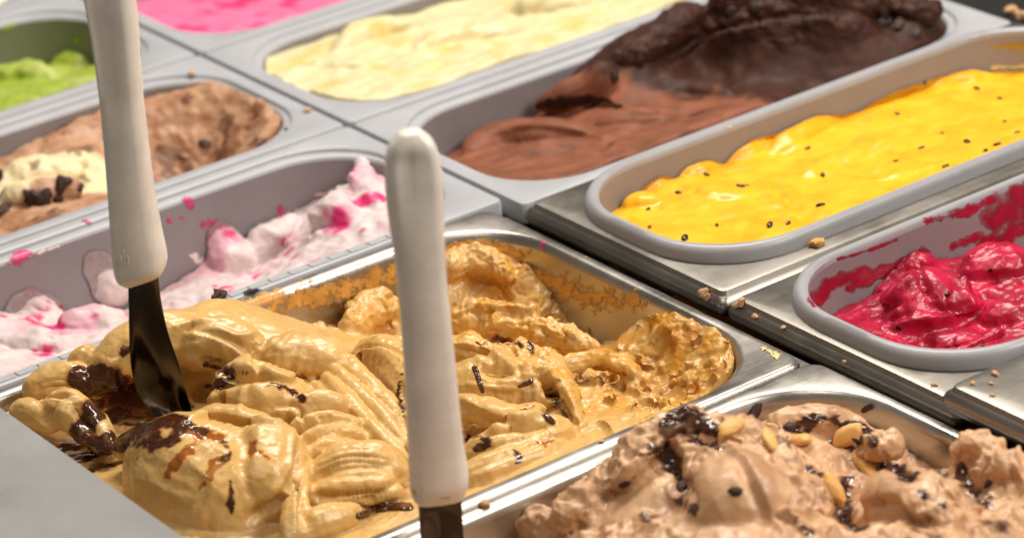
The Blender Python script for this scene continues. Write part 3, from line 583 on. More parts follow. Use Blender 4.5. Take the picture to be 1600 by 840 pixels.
pe_lobes = [
    ([(800, 840, -.020), (850, 820, -.014), (890, 830, -.010)], (7, 10, 9)),
    ([(740, 850, -.026), (780, 835, -.024)], (6, 8)),
    ([(955, 765, .006), (1000, 712, .015), (1040, 678, .022), (1072, 656, .027)], (9, 12, 10, 6)), ([(1060, 668, .024), (1085, 655, .027), (1110, 672, .022)], (6, 7, 6)), ([(860, 830, -.010), (900, 800, -.004), (940, 770, .002)], (8, 11, 10)),
    ([(890, 810, -.008), (930, 770, .000), (965, 740, .006)], (8, 11, 9)),
    ([(1090, 690, .016), (1150, 700, .016), (1200, 740, .014), (1240, 830, .010)], (12, 16, 16, 14)),
    ([(1100, 740, .010), (1150, 790, .010), (1160, 850, .010)], (22, 26, 26)),
    ([(1195, 675, -.008), (1240, 660, -.006), (1310, 664, -.006), (1370, 688, -.010)], (7, 9, 9, 7)),
    ([(1330, 705, -.008), (1375, 695, -.003), (1410, 700, -.004)], (8, 9, 6)),
    ([(1500, 725, .000), (1512, 695, .010), (1540, 700, .012), (1575, 708, .010)], (7, 8, 8, 5)),
    ([(1530, 765, .002), (1560, 735, .008), (1600, 750, .008)], (9, 11, 10)),
    ([(1350, 810, -.002), (1400, 780, .004), (1450, 795, .006), (1500, 825, .006)], (10, 16, 16, 12)),
    ([(1225, 720, -.002), (1255, 755, -.002), (1285, 810, .000)], (9, 11, 11)),
]
pe_strokes = [
    ('groove', [(1045, 690), (1052, 730), (1070, 765), (1085, 790)], 4, 7), ('lip', [(1215, 835), (1190, 770), (1160, 715), (1130, 690)], 5, 3), ('groove', [(1325, 745), (1320, 790), (1345, 830)], 5, 8),
    ('lip', [(960, 750), (990, 715), (1040, 690)], 4, 2.5), ('groove', [(1000, 790), (1040, 780), (1060, 800)], 4, 4), ('groove', [(1385, 720), (1410, 735), (1440, 745)], 5, 5), ('lip', [(1470, 835), (1430, 800), (1400, 775), (1350, 780)], 5, 3),
    ('groove', [(1230, 740), (1260, 770), (1290, 830)], 3, 3), ('groove', [(1470, 740), (1500, 780), (1540, 800)], 4, 5), ('groove', [(1300, 690), (1340, 700), (1370, 712)], 3, 3), ('lip', [(1380, 830), (1420, 815), (1480, 835)], 3, 2),
]
def pe_smooth(P):                               # the spatula-smoothed faces
    a = sstep(.036, .018, np.linalg.norm(P - at(1150, 775, .024), axis=1)); b = sstep(.024, .012, np.linalg.norm(P - at(1400, 770, .010), axis=1)); c = sstep(.020, .010, np.linalg.norm(P - at(980, 780, .006), axis=1))
    d = sstep(.030, .02, np.linalg.norm((P - at(1290, 650, -.004)) * np.array([1, 1, 1]), axis=1)) * .6
    return np.maximum(np.maximum(a, b), np.maximum(c, d))
def pe_disp(P, N):
    k = 1 - .86 * pe_smooth(P)
    Wp = P + .005 * np.stack([noise(P, .014, 81), noise(P, .014, 82), noise(P, .014, 83)], 1)
    Q = Wp @ np.array([[.8, .6, 0], [-.6, .8, 0], [0, 0, 1.0]]) * np.array([.45, 1.2, 1])
    d = .0030 * fbm(Wp, .018, 2, 21) + .0026 * ridged(Q, .014, 3, 13) + .0008 * fbm(P, .0036, 2, 17) - .0022
    return N * (d * k)[:, None] + .0016 * k[:, None] * np.stack([noise(P, .006, 1), noise(P, .006, 2), noise(P, .006, 3)], 1)
def pe_col(P, N):
    c = lerp((.61, .365, .20), (.46, .25, .125), sstep(-.1, .7, fbm(P, .03, 3, 3)))
    c = c + sstep(.1, .6, fbm(P, .018, 3, 11))[:, None] * np.array([.10, .10, .08])
    m = .8 * sstep(.56, .72, fbm(P * np.array([.5, 1.4, 1]), .016, 4, 41)) * (1 - pe_smooth(P))
    return c * (1 - m[:, None]) + m[:, None] * np.array([.09, .032, .016])
GEL_PE = mat_gelato('peanut_gelato', .36, .1, .20, 900, 260)
CK_ = (.055, .020, .011)
pe_stains = [(CK_, l, r, d) for l, r, d in [([(1040, 690), (1052, 722), (1075, 765)], (12, 14, 12), .5), ([(1042, 672), (1078, 652), (1115, 668)], (18, 26, 16), .5), ([(1060, 780), (1085, 795)], (10, 10), .5), ([(1322, 750), (1314, 790), (1338, 830)], (12, 20, 22), .8), ([(1250, 662), (1290, 655), (1315, 662)], (8, 9, 7), .4), ([(1325, 668), (1350, 672), (1368, 690)], (12, 14, 9), .4), ([(1385, 728), (1420, 742)], (18, 16), .5), ([(1225, 672), (1240, 668)], (12, 11), .6), ([(1515, 755), (1545, 790)], (12, 14), .4), ([(1020, 700), (1045, 725)], (9, 12), .3), ([(1500, 728), (1512, 748)], (10, 9), .4), ([(1270, 735), (1292, 750)], (10, 10), .5), ([(970, 760), (990, 745)], (6, 6), .4), ([(1240, 800), (1260, 830)], (6, 8), .3), ([(1090, 690), (1120, 700)], (8, 8), .3), ([(1440, 770), (1470, 790)], (8, 8), .3), ([(1330, 700), (1300, 690)], (7, 7), .4)]]
peanut = gelato('peanut_ice_cream', PE_R, .052, pe_ctrl, pe_lobes, .0010, GEL_PE, pe_disp, pe_col, 'lumpy light brown ice cream with peanuts and dark chocolate pieces', zcut=-.06, clampz=-.002, smooth=1, strokes=pe_strokes, stains=pe_stains, scatter=[(lambda P: 1 - pe_smooth(P + np.array([0, 0, .014])), 90, .0015, .006, .2)])

# ---- berry --------------------------------------------------------------
RA_R = (.5395, .6715, .012, .3525)
ra_ctrl = [(1340, 440, -.026), (1390, 420, -.022), (1420, 408, -.012), (1470, 440, -.010), (1500, 425, -.012), (1550, 410, -.010), (1600, 420, -.010), (1310, 505, -.014), (1285, 485, -.018), (1360, 540, -.008), (1400, 500, -.012), (1440, 490, -.004),
           (1450, 540, -.014), (1500, 560, -.008), (1560, 530, -.010), (1600, 500, -.010), (1600, 545, -.006), (1500, 510, -.012), (1600, 380, -.030), (1500, 385, -.034), (1400, 395, -.036), (1600, 350, -.036), (1700, 300, -.03), (1700, 450, -.01)]
ra_lobes = [
    ([(1340, 480, -.022), (1390, 440, -.016), (1425, 412, -.010), (1460, 425, -.012)], (8, 11, 11, 8), .8),
    ([(1390, 500, -.010), (1430, 470, -.006), (1480, 465, -.007), (1530, 490, -.012)], (12, 18, 17, 10), .75),
    ([(1500, 440, -.014), (1550, 420, -.010), (1620, 415, -.010)], (12, 17, 15), .75),
    ([(1530, 510, -.014), (1580, 495, -.012), (1640, 480, -.012)], (10, 13, 12), .75),
    ([(1440, 550, -.016), (1500, 552, -.014), (1570, 530, -.013)], (8, 10, 8)),
]
ra_strokes = [('lip', [(1530, 480), (1490, 500), (1440, 505), (1395, 510)], 5, 4), ('groove', [(1400, 520), (1450, 530), (1510, 525), (1560, 505)], 5, 6), ('groove', [(1445, 430), (1450, 455), (1440, 475)], 3, 3), ('lip', [(1470, 480), (1455, 450), (1440, 420)], 4, 2.5), ('groove', [(1500, 445), (1540, 460), (1600, 465)], 4, 4), ('lip', [(1600, 520), (1550, 525), (1510, 540)], 4, 3), ('ridge', [(1380, 470), (1420, 440), (1432, 412)], 3, 2.5), ('groove', [(1340, 500), (1380, 480), (1420, 470)], 3, 3), ('ridge', [(1500, 420), (1512, 450), (1515, 480)], 3, 2.5)]
def ra_disp(P, N):
    Q = P * np.array([1.0, .55, 1.0])
    return N * (.0016 * fbm(P, .018, 2, 5) + .0013 * ridged(Q, .010, 2, 2) + .0004 * fbm(P, .0035, 2, 8) - .0006)[:, None]
def ra_col(P, N):
    return lerp((.52, .007, .052), (.36, .004, .030), sstep(-.3, .4, fbm(P, .012, 3, 3)))
GEL_RA = mat_gelato('berry_gelato', .30, .12, .32, 700, 200, .5)
berry = gelato('berry_ice_cream', RA_R, .047, ra_ctrl, ra_lobes, .0011, GEL_RA, ra_disp, ra_col, 'glossy crimson berry ice cream with dark seeds', zcut=-.06, clampz=.009, smooth=4, rim=.004, strokes=ra_strokes)

# ---- passion fruit ------------------------------------------------------
PA_R = (.3675, .4985, .012, .3525)
pa_ctrl = [(940, 325, -.010), (985, 300, -.009), (1020, 280, -.007), (1100, 262, -.007), (1180, 216, -.009), (1250, 188, -.010), (1350, 150, -.010), (1450, 124, -.010), (1550, 114, -.012), (1620, 108, -.013), (1000, 345, -.004), (1060, 372, .001), (1120, 386, .003), (1220, 366, .003), (1350, 318, .003), (1600, 218, .003),
           (1100, 320, -.002), (1250, 300, -.001), (1400, 220, -.004), (1400, 270, -.001), (1550, 190, -.004), (960, 338, -.008)]
pa_lobes = [
    ([(985, 312, -.010), (1012, 290, -.007), (1045, 282, -.008)], (5, 8, 6), .6), ([(970, 330, -.010), (1003, 315, -.006), (1040, 320, -.007)], (5, 8, 5), .7), ([(1050, 280, -.008), (1090, 264, -.006), (1130, 258, -.009)], (6, 8, 5), .8), ([(1120, 262, -.010), (1170, 236, -.008), (1230, 205, -.010)], (6, 9, 7), .8),
    ([(1200, 248, -.008), (1260, 205, -.008), (1330, 170, -.010)], (8, 11, 8), .6), ([(1320, 180, -.010), (1420, 136, -.010), (1560, 120, -.012)], (8, 11, 9), .6), ([(1090, 300, -.006), (1140, 310, -.004), (1200, 300, -.005)], (7, 11, 8), .5), ([(1240, 290, -.005), (1330, 245, -.006), (1420, 215, -.007)], (8, 12, 9), .5),
]
pa_strokes = [('lip', [(1200, 285), (1215, 310), (1240, 335), (1245, 365)], 4, 1.6), ('groove', [(1190, 290), (1160, 270), (1140, 262)], 4, 1.2), ('lip', [(1480, 250), (1400, 275), (1330, 290)], 5, 1.0)]
def pa_disp(P, N): return N * (.0022 * fbm(P, .032, 2, 5) + .0010 * fbm(P, .013, 2, 8))[:, None]
def pa_col(P, N): return lerp((.94, .50, .018), (.92, .43, .010), sstep(-.3, .4, fbm(P, .02, 3, 3)))
GEL_PA = mat_gelato('passion_gelato', .30, .2, .10, 700, 150, .45)
passion = gelato('passion_fruit_ice_cream', PA_R, .047, pa_ctrl, pa_lobes, .0012, GEL_PA, pa_disp, pa_col, 'bright yellow passion fruit ice cream dotted with black seeds', zcut=-.06, clampz=.009, smooth=5, rim=.0075, strokes=pa_strokes)

# ---- chocolate ----------------------------------------------------------
def pl_open(x0, x1, y0=.0005, y1=.368): return (x0 + .017, x1 - .017, y0 + .0138, y1 - .0138)
CH_R = pl_open(.172, .3455)
ch_ctrl = [(690, 232, -.034), (730, 200, -.034), (800, 165, -.034), (850, 175, -.024), (740, 255, -.018), (800, 265, -.010), (860, 258, -.008), (900, 235, -.010), (900, 190, -.018), (1000, 205, -.006), (1000, 180, -.010), (1100, 168, -.004), (1180, 148, -.003), (940, 150, -.010),
           (960, 105, .004), (1020, 70, .010), (1060, 45, .012), (1120, 10, .022), (1200, -10, .030), (1300, -15, .032), (1100, 100, -.008), (1150, 125, -.010), (1250, 80, -.012), (1280, 110, -.006), (1340, 70, -.010), (1400, 30, .008), (1450, 20, .012), (1440, 60, .002), (1380, 90, -.003), (1200, 60, -.004), (900, 120, -.034), (1000, 80, -.02)]
ch_lobes = [
    ([(725, 242, -.025), (780, 212, -.024), (850, 206, -.019), (930, 208, -.014)], (9, 14, 13, 9), .6),
    ([(790, 256, -.020), (850, 242, -.016), (930, 228, -.013)], (10, 13, 9), .6),
    ([(930, 194, -.014), (985, 186, -.011), (1050, 190, -.009)], (8, 10, 8), .6),
    ([(835, 168, -.020), (880, 152, -.011), (930, 130, -.004), (960, 105, .006)], (5, 9, 11, 9)),
    ([(950, 100, .004), (1000, 85, .008), (1040, 55, .012), (1100, 15, .020)], (6, 9, 11, 11)),
    ([(1100, 15, .020), (1180, -5, .026), (1300, 0, .026), (1400, 10, .016)], (9, 12, 12, 9)),
    ([(1390, 20, .010), (1440, 18, .012), (1462, 40, .004)], (8, 10, 7)),
    ([(1000, 160, -.012), (1080, 140, -.010), (1150, 150, -.008)], (8, 9, 8), .7),
]
ch_strokes = [('groove', [(760, 255), (800, 232), (870, 224), (930, 226)], 3.5, 1.5), ('lip', [(960, 225), (900, 205), (830, 198), (760, 212)], 5, 1.6), ('groove', [(930, 245), (950, 220), (1000, 195), (1060, 185)], 3.5, 3.0), ('groove', [(980, 180), (1030, 175), (1090, 168)], 3, 4), ('lip', [(1040, 110), (1120, 60), (1220, 35), (1340, 30)], 6, 4), ('groove', [(800, 260), (860, 250), (900, 236)], 3, 1.6)]
def ch_dark(P):
    t = (P[:, 1] - .145) / .05 + (.27 - P[:, 0]) * 9 + P[:, 2] * 22
    return sstep(.1, .6, t + .35 * fbm(P, .02, 3, 4))
def ch_disp(P, N):
    k = ch_dark(P); top = sstep(.004, .014, P[:, 2] + .006 * noise(P, .02, 3)) * k
    return N * (.0014 * fbm(P, .03, 2, 5) + k * (.0012 * fbm(P, .016, 2, 8)) + top * (.0022 * fbm(P, .012, 3, 2) + .0010 * ridged(P, .008, 2, 4)))[:, None]
def ch_col(P, N): return lerp((.225, .080, .042), (.050, .017, .0095), ch_dark(P)) * (1 + .35 * fbm(P, .014, 3, 7))[:, None]
GEL_CH = mat_gelato('chocolate_gelato', .55, .03, .16, 800, 200, .22)
choc = gelato('chocolate_ice_cream', CH_R, .047, ch_ctrl, ch_lobes, .0012, GEL_CH, ch_disp, ch_col, 'brown chocolate ice cream with a darker hollowed mound behind', zcut=-.06, clampz=-.004, smooth=3, rim=-.004, strokes=ch_strokes, stains=[((.030, .011, .007), [(838, 166), (880, 160), (930, 158), (970, 168)], (9, 16, 18, 8), .75), ((.035, .012, .008), [(1060, 186), (1110, 172)], (5, 6), .5)])

# ---- cream --------------------------------------------------------------
CR_R = pl_open(0, .172)
cr_ctrl = [(440, 95, -.008), (480, 130, -.004), (560, 148, -.003), (650, 135, -.003), (800, 90, -.003), (1000, 20, -.003), (500, 60, -.012), (560, 40, -.014), (640, 15, -.014), (700, 0, -.016), (560, 100, -.004), (700, 70, -.004), (850, 30, -.006), (900, 0, -.006)]
cr_lobes = [([(520, 85, -.006), (580, 55, -.006), (660, 40, -.006)], (8, 10, 8)), ([(640, 90, -.008), (700, 70, -.008), (780, 60, -.007), (840, 40, -.006)], (9, 11, 10, 8)), ([(800, 20, -.006), (860, 10, -.004), (950, 0, -.004)], (9, 10, 9)), ([(480, 110, -.008), (560, 115, -.008), (610, 105, -.008)], (7, 8, 7))]
def cr_disp(P, N): return N * (.0026 * fbm(P * np.array([1.4, .6, 1]), .03, 3, 5) + .0020 * ridged(P * np.array([1.3, .6, 1]), .018, 2, 8))[:, None]
def cr_col(P, N):
    c = lerp((.70, .62, .36), (.66, .52, .18), sstep(.0, .7, fbm(P, .03, 3, 3)))
    return c
GEL_CR = mat_gelato('cream_gelato', .40, .2, .15, 700, 160)
cream = gelato('cream_ice_cream', CR_R, .047, cr_ctrl, cr_lobes, .0015, GEL_CR, cr_disp, cr_col, 'pale yellow cream ice cream filled level with the rim', zcut=-.05, clampz=-.004, rim=-.004)

# ---- pink ---------------------------------------------------------------
PI_R = pl_open(-.173, 0)
pi_ctrl = [(250, 5, -.012), (300, 35, -.007), (360, 42, -.005), (450, 22, -.005), (540, 0, -.006), (400, 0, -.008), (300, -10, -.014), (500, -40, -.008), (400, -40, -.016)]
def pi_disp(P, N): return N * (.0028 * fbm(P, .03, 3, 5) + .0014 * ridged(P, .018, 2, 8))[:, None]
def pi_col(P, N): return lerp((.90, .17, .34), (.80, .030, .17), sstep(.1, .6, fbm(P, .022, 3, 3)))
GEL_PI = mat_gelato('pink_gelato', .45, .2, .2, 700, 160)
pink = gelato('pink_ice_cream', PI_R, .047, pi_ctrl, [], .0018, GEL_PI, pi_disp, pi_col, 'bright pink ice cream in the back row', zcut=-.05, clampz=-.004, rim=-.005)

# ---- ripple (white with pink) -------------------------------------------
def pf_open(x0, x1): return (x0 + .017, x1 - .017, -.3655 + .0138, -.0025 - .0138)
RI_R = pf_open(.172, .3315)
ri_ctrl = [(0, 470, -.040), (60, 480, -.040), (0, 420, -.062), (60, 420, -.065), (110, 430, -.066), (130, 400, -.05), (160, 430, -.050), (110, 480, -.062), (190, 470, -.056), (60, 520, -.030), (150, 520, -.036), (30, 560, -.020), (100, 550, -.026), (180, 520, -.030), (250, 470, -.050), (280, 480, -.042), (300, 420, -.062),
           (330, 370, -.034), (345, 350, -.028), (300, 370, -.06), (370, 400, -.046), (400, 395, -.048), (430, 360, -.040), (460, 330, -.034), (490, 350, -.026), (520, 330, -.016), (560, 290, -.014), (590, 300, -.012), (580, 365, -.012), (600, 340, -.012), (450, 400, -.034), (400, 440, -.034), (330, 450, -.038), (550, 390, -.014), (480, 410, -.022), (240, 420, -.066), (200, 420, -.06), (400, 330, -.06), (520, 270, -.05), (430, 290, -.066)]
ri_lobes = [
    ([(490, 362, -.024), (520, 335, -.016), (560, 352, -.016)], (8, 12, 9)), ([(560, 262, -.008), (570, 292, -.013), (590, 332, -.015)], (5, 8, 10)), ([(557, 254, -.006), (574, 258, -.006)], (3.5, 3.5)), ([(546, 276, -.008), (560, 282, -.008)], (4, 4)), ([(525, 305, -.018), (545, 318, -.019), (580, 332, -.018)], (4, 7, 9)),
    ([(112, 390, -.0165), (132, 400, -.0215), (160, 434, -.0355), (200, 470, -.047)], (3, 8, 11, 11)), ([(-20, 480, -.033), (30, 482, -.039), (100, 505, -.045)], (13, 15, 12)), ([(298, 372, -.036), (330, 358, -.031), (358, 400, -.044), (380, 436, -.052)], (3, 8, 14, 15)),
    ([(380, 418, -.050), (428, 380, -.043), (465, 336, -.0315)], (11, 13, 7)), ([(90, 512, -.034), (150, 508, -.038), (205, 505, -.042)], (8, 11, 9)), ([(0, 540, -.026), (60, 545, -.026), (110, 555, -.028)], (8, 11, 8)),
]
def ri_disp(P, N): return N * (.0026 * fbm(P, .018, 2, 5) + .0012 * ridged(P * np.array([.5, 1.1, 1]), .014, 2, 8) + .0004 * fbm(P, .005, 2, 3))[:, None]
def ri_col(P, N):
    t = sstep(.33, .62, fbm(P, .022, 4, 33) + .1 * N[:, 0])
    b = sstep(.013, .005, np.linalg.norm(P - at(520, 340, -.010), axis=1) + .006 * noise(P, .008, 4))
    t = np.maximum(t, b)
    c = lerp((.70, .58, .57), (.70, .24, .38), sstep(.1, .55, fbm(P, .035, 3, 52)) * .55)
    return c * (1 - t[:, None]) + t[:, None] * np.array([.66, .03, .17])
GEL_RI = mat_gelato('ripple_gelato', .45, .2, .3, 800, 260)
ripple = gelato('ripple_ice_cream', RI_R, .047, ri_ctrl, ri_lobes, .0012, GEL_RI, ri_disp, ri_col, 'scraped white ice cream with pink fruit ripple low in its tub', zcut=-.085, clampz=-.004, smooth=2, scatter=[(lambda P: sstep(-.10, -.04, P[:, 1]) * .9 + .02, 50, .0015, .0045, .1)])

# ---- hazelnut -----------------------------------------------------------
HA_R = pf_open(0, .172)
ha_ctrl = [(0, 230, -.030), (40, 210, -.030), (80, 195, -.024), (115, 190, -.022), (130, 245, -.056), (60, 265, -.014), (100, 265, -.014), (20, 300, -.012), (150, 290, -.022), (140, 215, -.05), (165, 205, -.036), (W_, .028, -.07, -.008), (W_, .042, -.036, -.006), (W_, .08, -.026, -.006), (W_, .115, -.030, -.008), (W_, .135, -.05, -.012), (W_, .085, -.060, -.042), (W_, .115, -.070, -.042), (W_, .07, -.09, -.042), (W_, .13, -.10, -.026), (W_, .025, -.11, -.012), (0, 345, -.014), (200, 270, -.03), (220, 180, -.04)]
ha_lobes = [([(0, 285, -.013), (60, 268, -.013), (130, 270, -.013)], (10, 15, 9), .5), ([(0, 310, -.010), (60, 300, -.008), (130, 290, -.010)], (8, 9, 8)), ([(20, 215, -.026), (70, 200, -.020), (115, 195, -.020)], (7, 9, 6)), ([(415, 200, -.010), (430, 178, -.006)], (6, 7)), ([(150, 230, -.03), (165, 210, -.03), (190, 230, -.035)], (6, 8, 6)), ([(350, 215, -.034), (390, 190, -.026)], (8, 9))]
def ha_disp(P, N): return N * (.0022 * fbm(P, .022, 3, 5) + .0014 * ridged(P * np.array([.6, 1.2, 1]), .014, 2, 8) + .0005 * fbm(P, .004, 2, 1))[:, None]
def ha_col(P, N):
    c = lerp((.50, .285, .165), (.36, .165, .08), sstep(-.3, .5, fbm(P, .022, 3, 3)))
    b = sstep(.046, .036, np.linalg.norm((P - at(50, 272, -.008)) * np.array([1.3, .62, 1]), axis=1) + .012 * noise(P, .018, 4))
    b = np.maximum(b, sstep(.016, .009, np.linalg.norm(P - at(152, 222, -.03), axis=1) + .005 * noise(P, .01, 4)))
    c = c * (1 - b[:, None]) + b[:, None] * np.array([.80, .66, .40])
    m = sstep(.40, .50, fbm(P, .020, 3, 25)) * .7
    return c * (1 - m[:, None]) + m[:, None] * np.array([.10, .035, .018])
GEL_HA = mat_gelato('hazelnut_gelato', .48, .15, .3, 800, 240)
hazel = gelato('hazelnut_ice_cream', HA_R, .047, ha_ctrl, ha_lobes, .0014, GEL_HA, ha_disp, ha_col, 'light brown hazelnut ice cream with cream and chocolate lumps', zcut=-.075, clampz=-.004, smooth=2, scatter=[(lambda P: np.ones(len(P)) * .8, 40, .002, .005, .1)])

# ---- pistachio ----------------------------------------------------------
PS_R = pf_open(-.173, 0)
ps_ctrl = [(15, 110, -.050), (30, 85, -.034), (45, 100, -.042), (80, 105, -.044), (110, 98, -.040), (140, 100, -.036), (180, 90, -.036), (0, 135, -.032), (60, 130, -.024), (100, 130, -.02), (150, 118, -.016), (0, 165, -.014), (0, 95, -.07), (60, 80, -.07), (120, 80, -.07), (60, 150, -.012)]
ps_lobes = [([(28, 78, -.030), (38, 100, -.036), (60, 125, -.034)], (3, 7, 9)), ([(80, 110, -.038), (110, 96, -.034), (140, 105, -.034)], (7, 9, 7)), ([(0, 125, -.03), (40, 118, -.03), (90, 125, -.028)], (8, 9, 9))]
def ps_disp(P, N): return N * (.0026 * fbm(P, .022, 3, 5) + .0010 * ridged(P, .012, 2, 8))[:, None]
def ps_col(P, N):
    c = lerp((.33, .43, .045), (.46, .52, .13), sstep(-.2, .6, fbm(P, .03, 3, 3)))
    m = sstep(.55, .7, fbm(P, .018, 3, 15)) * .5
    return c * (1 - m[:, None]) + m[:, None] * np.array([.30, .22, .05])
GEL_PS = mat_gelato('pistachio_gelato', .45, .2, .2, 700, 200)
pist = gelato('pistachio_ice_cream', PS_R, .047, ps_ctrl, ps_lobes, .0017, GEL_PS, ps_disp, ps_col, 'green pistachio ice cream low in its tub', zcut=-.09, clampz=-.004)

# ---- pale one in the corner, olive one at the right ----------------------
def wh_col(P, N): return lerp((.80, .76, .66), (.76, .70, .58), sstep(-.2, .6, fbm(P, .03, 3, 3)))
GEL_WH = mat_gelato('pale_gelato', .45, .2, .2, 700, 200)
gelato('pale_ice_cream', pf_open(-.346, -.173), .047, [(0, 5, -.008), (20, 0, -.008), (0, -40, -.008), (-60, 0, -.008), (40, -20, -.008)], [], .002, GEL_WH, pi_disp, wh_col, 'pale ice cream cut off by the top left corner of the photo', zcut=-.05, clampz=-.004, rim=-.006)
def ol_col(P, N): return lerp((.42, .38, .12), (.5, .46, .2), sstep(-.2, .6, fbm(P, .02, 3, 3)))
gelato('olive_ice_cream', (.7065, .8335, .0185, .3455), .045, [(1600, 620, -.04), (1640, 600, -.035), (1700, 640, -.035), (1650, 560, -.04)], [], .002, GEL_PS, ps_disp, ol_col, 'olive ice cream deep in the tub at the right edge', zcut=-.075, clampz=.012)

# ------------------------------------------------------------------ fudge on the coffee ice cream
cb = BV['coffee_ice_cream']
fudge = [([(848, 646), (858, 655), (864, 660)], (4, 6, 5), .0016, .2), ([(560, 805), (600, 792), (640, 792)], (5, 10, 7), .0018, .15), ([(742, 575), (748, 592), (754, 612)], (6, 5, 4), .0005, .25), ([(812, 603), (826, 597), (834, 590)], (4, 6, 3), .0005, .25)]
for i, (l, r, t, rg) in enumerate(fudge): smear('fudge_streak', cb, l, r, FUDGE, coffee, t, rg, 16, 1.4, i + 1)
# smears on the steel walls and flange
cw = BV['coffee']
for i, (l, r, m, c) in enumerate([([(350, 485), (420, 472), (480, 465), (560, 442), (615, 425)], (20, 30, 32, 30, 24), SMEAR_O, .3), ([(700, 395), (760, 385), (820, 400)], (16, 20, 16), SMEAR_O, .5), ([(800, 420), (860, 440), (920, 465), (990, 470)], (26, 30, 28, 24), SMEAR_O, .35), ([(920, 400), (960, 415), (985, 428)], (7, 9, 5), SMEAR_O, .8), ([(1195, 545), (1215, 555)], (12, 14), SMEAR_Y, 1.0), ([(850, 380), (848, 395)], (7, 5), SMEAR_P, .6)]):
    smear('ice_cream_smear', cw, l, r, m, coffee, .0008, .8, 12, 1.6, i + 60, c)
rw = BV['rasp']
for i, (l, r, c) in enumerate([([(1272, 470), (1300, 445), (1350, 425)], (16, 20, 14), .1), ([(1330, 448), (1380, 425), (1445, 395)], (12, 17, 15), .1), ([(1310, 405), (1360, 390), (1400, 375)], (5, 6, 5), .3), ([(1450, 345), (1510, 330), (1550, 312)], (12, 14, 10), .3), ([(1560, 340), (1600, 310), (1620, 350)], (34, 40, 34), .1), ([(1540, 385), (1600, 360)], (22, 24), .1), ([(1490, 385), (1530, 370)], (12, 14), .3)]):
    smear('berry_smear', rw, l, r, SMEAR_R, berry, .0004, .45, 22, 1.6, i + 80, c)
iw = BV['ripple']
for i, (l, r, m, c) in enumerate([([(292, 312), (300, 325)], (9, 7), SMEAR_P, .2), ([(265, 345)], (6,), SMEAR_P, .2), ([(285, 340)], (6,), SMEAR_P, .4), ([(435, 328), (440, 335)], (12, 10), SMEAR_P, .5), ([(20, 410), (45, 395)], (16, 14), SMEAR_P, .5), ([(60, 395), (90, 385)], (6, 5), SMEAR_W, .7), ([(150, 350), (130, 345)], (9, 5), SMEAR_P, .9), ([(495, 305), (520, 300)], (5, 6), SMEAR_W, .6), ([(318, 352), (338, 346)], (10, 8), SMEAR_P, .9), ([(355, 375), (400, 395), (440, 350), (470, 330)], (14, 12, 16, 9), SMEAR_W, .15), ([(500, 320), (530, 300), (555, 270)], (14, 12, 8), SMEAR_W, .6), ([(300, 400), (330, 420)], (10, 12), SMEAR_W, .2)]):
    smear('ice_cream_smear', iw, l, r, m, ripple, .0008, .7, 10, 1.5, i + 100, c)
pw = BV['pist']
for i, (l, r, c) in enumerate([([(120, 62)], (8,), .3), ([(0, 45), (20, 42)], (8, 6), .5)]): smear('ice_cream_smear', pw, l, r, SMEAR_G, pist, .0008, .6, 12, 1.6, i + 120, c)
for i, (l, r, c) in enumerate([([(1550, 106), (1600, 104)], (6, 7), .3), ([(1140, 110 + 90)], (6,), .8)]): smear('ice_cream_smear', BV['pass'], l, r, SMEAR_Y, passion, .0008, .5, 12, 1.6, i + 130, c)

# ------------------------------------------------------------------ seeds, peanuts, chips
def place(o, hit_, s, sink=.3, rz=None, tilt=.3):
    n = hit_[1]; q = n.to_track_quat('Z', 'Y').to_matrix().to_4x4()
    R = Matrix.Rotation(random.uniform(0, 6.28) if rz is None else rz, 4, 'Z') @ Matrix.Rotation(random.uniform(-tilt, tilt), 4, 'X')
    o.matrix_world = Matrix.Translation(hit_[0] + n * (s * (.5 - sink))) @ q @ R @ Matrix.Scale(s, 4)
def bury(parent, name, me, mat, px, py, tree, s, **k):
    h = cast(tree, px, py)
    if h is None: return None
    o = link(name, me, mat); place(o, h, s, **k); mw = o.matrix_world.copy(); o.parent = parent; o.matrix_parent_inverse = Matrix.Translation(-Vector(parent.location)); o.matrix_basis = mw
    return o
seed_me = lump('seed', 2, 2, .12, 1.0, .55, .4)
for px, py, s in [(1013, 327, 5), (1070, 372, 7), (1120, 352, 5), (1157, 291, 6), (1165, 290, 4), (1203, 352, 5), (1232, 349, 5), (1262, 232, 6), (1285, 274, 5), (1282, 321, 5.5), (1104, 273, 5), (1402, 178, 5), (1526, 139, 5), (1562, 154, 5), (1472, 208, 5), (1511, 222, 5.5), (1558, 226, 5), (1478, 260, 5.5), (1440, 231, 4.5), (1060, 301, 5.5), (960, 325, 5), (1445, 130, 4), (1590, 207, 5), (1570, 190, 4), (1400, 252, 4), (1540, 236, 4), (1015, 355, 5)]:
    bury(passion, 'seed', seed_me, SEED, px, py, BV['passion_fruit_ice_cream'], s * random.uniform(.00036, .00060), sink=random.uniform(.3, .5), tilt=.3)
bs = lump('berry_seed', 5, 1, .2, 1, .7, .5)
for px, py in [(1440, 436), (1500, 432), (1548, 422), (1395, 505), (1318, 474), (1404, 512), (1550, 555), (1460, 555), (1340, 520), (1466, 405), (1535, 540), (1375, 455), (1590, 535), (1480, 460)]:
    bury(berry, 'seed', bs, SEED_R, px, py, BV['berry_ice_cream'], random.uniform(.0010, .0020), sink=.42)
pt = BV['peanut_ice_cream']
pns = [lump('peanut_half', 8 + i, 3, .22, 1.0, .50 + .05 * (i % 3), .34) for i in range(6)]
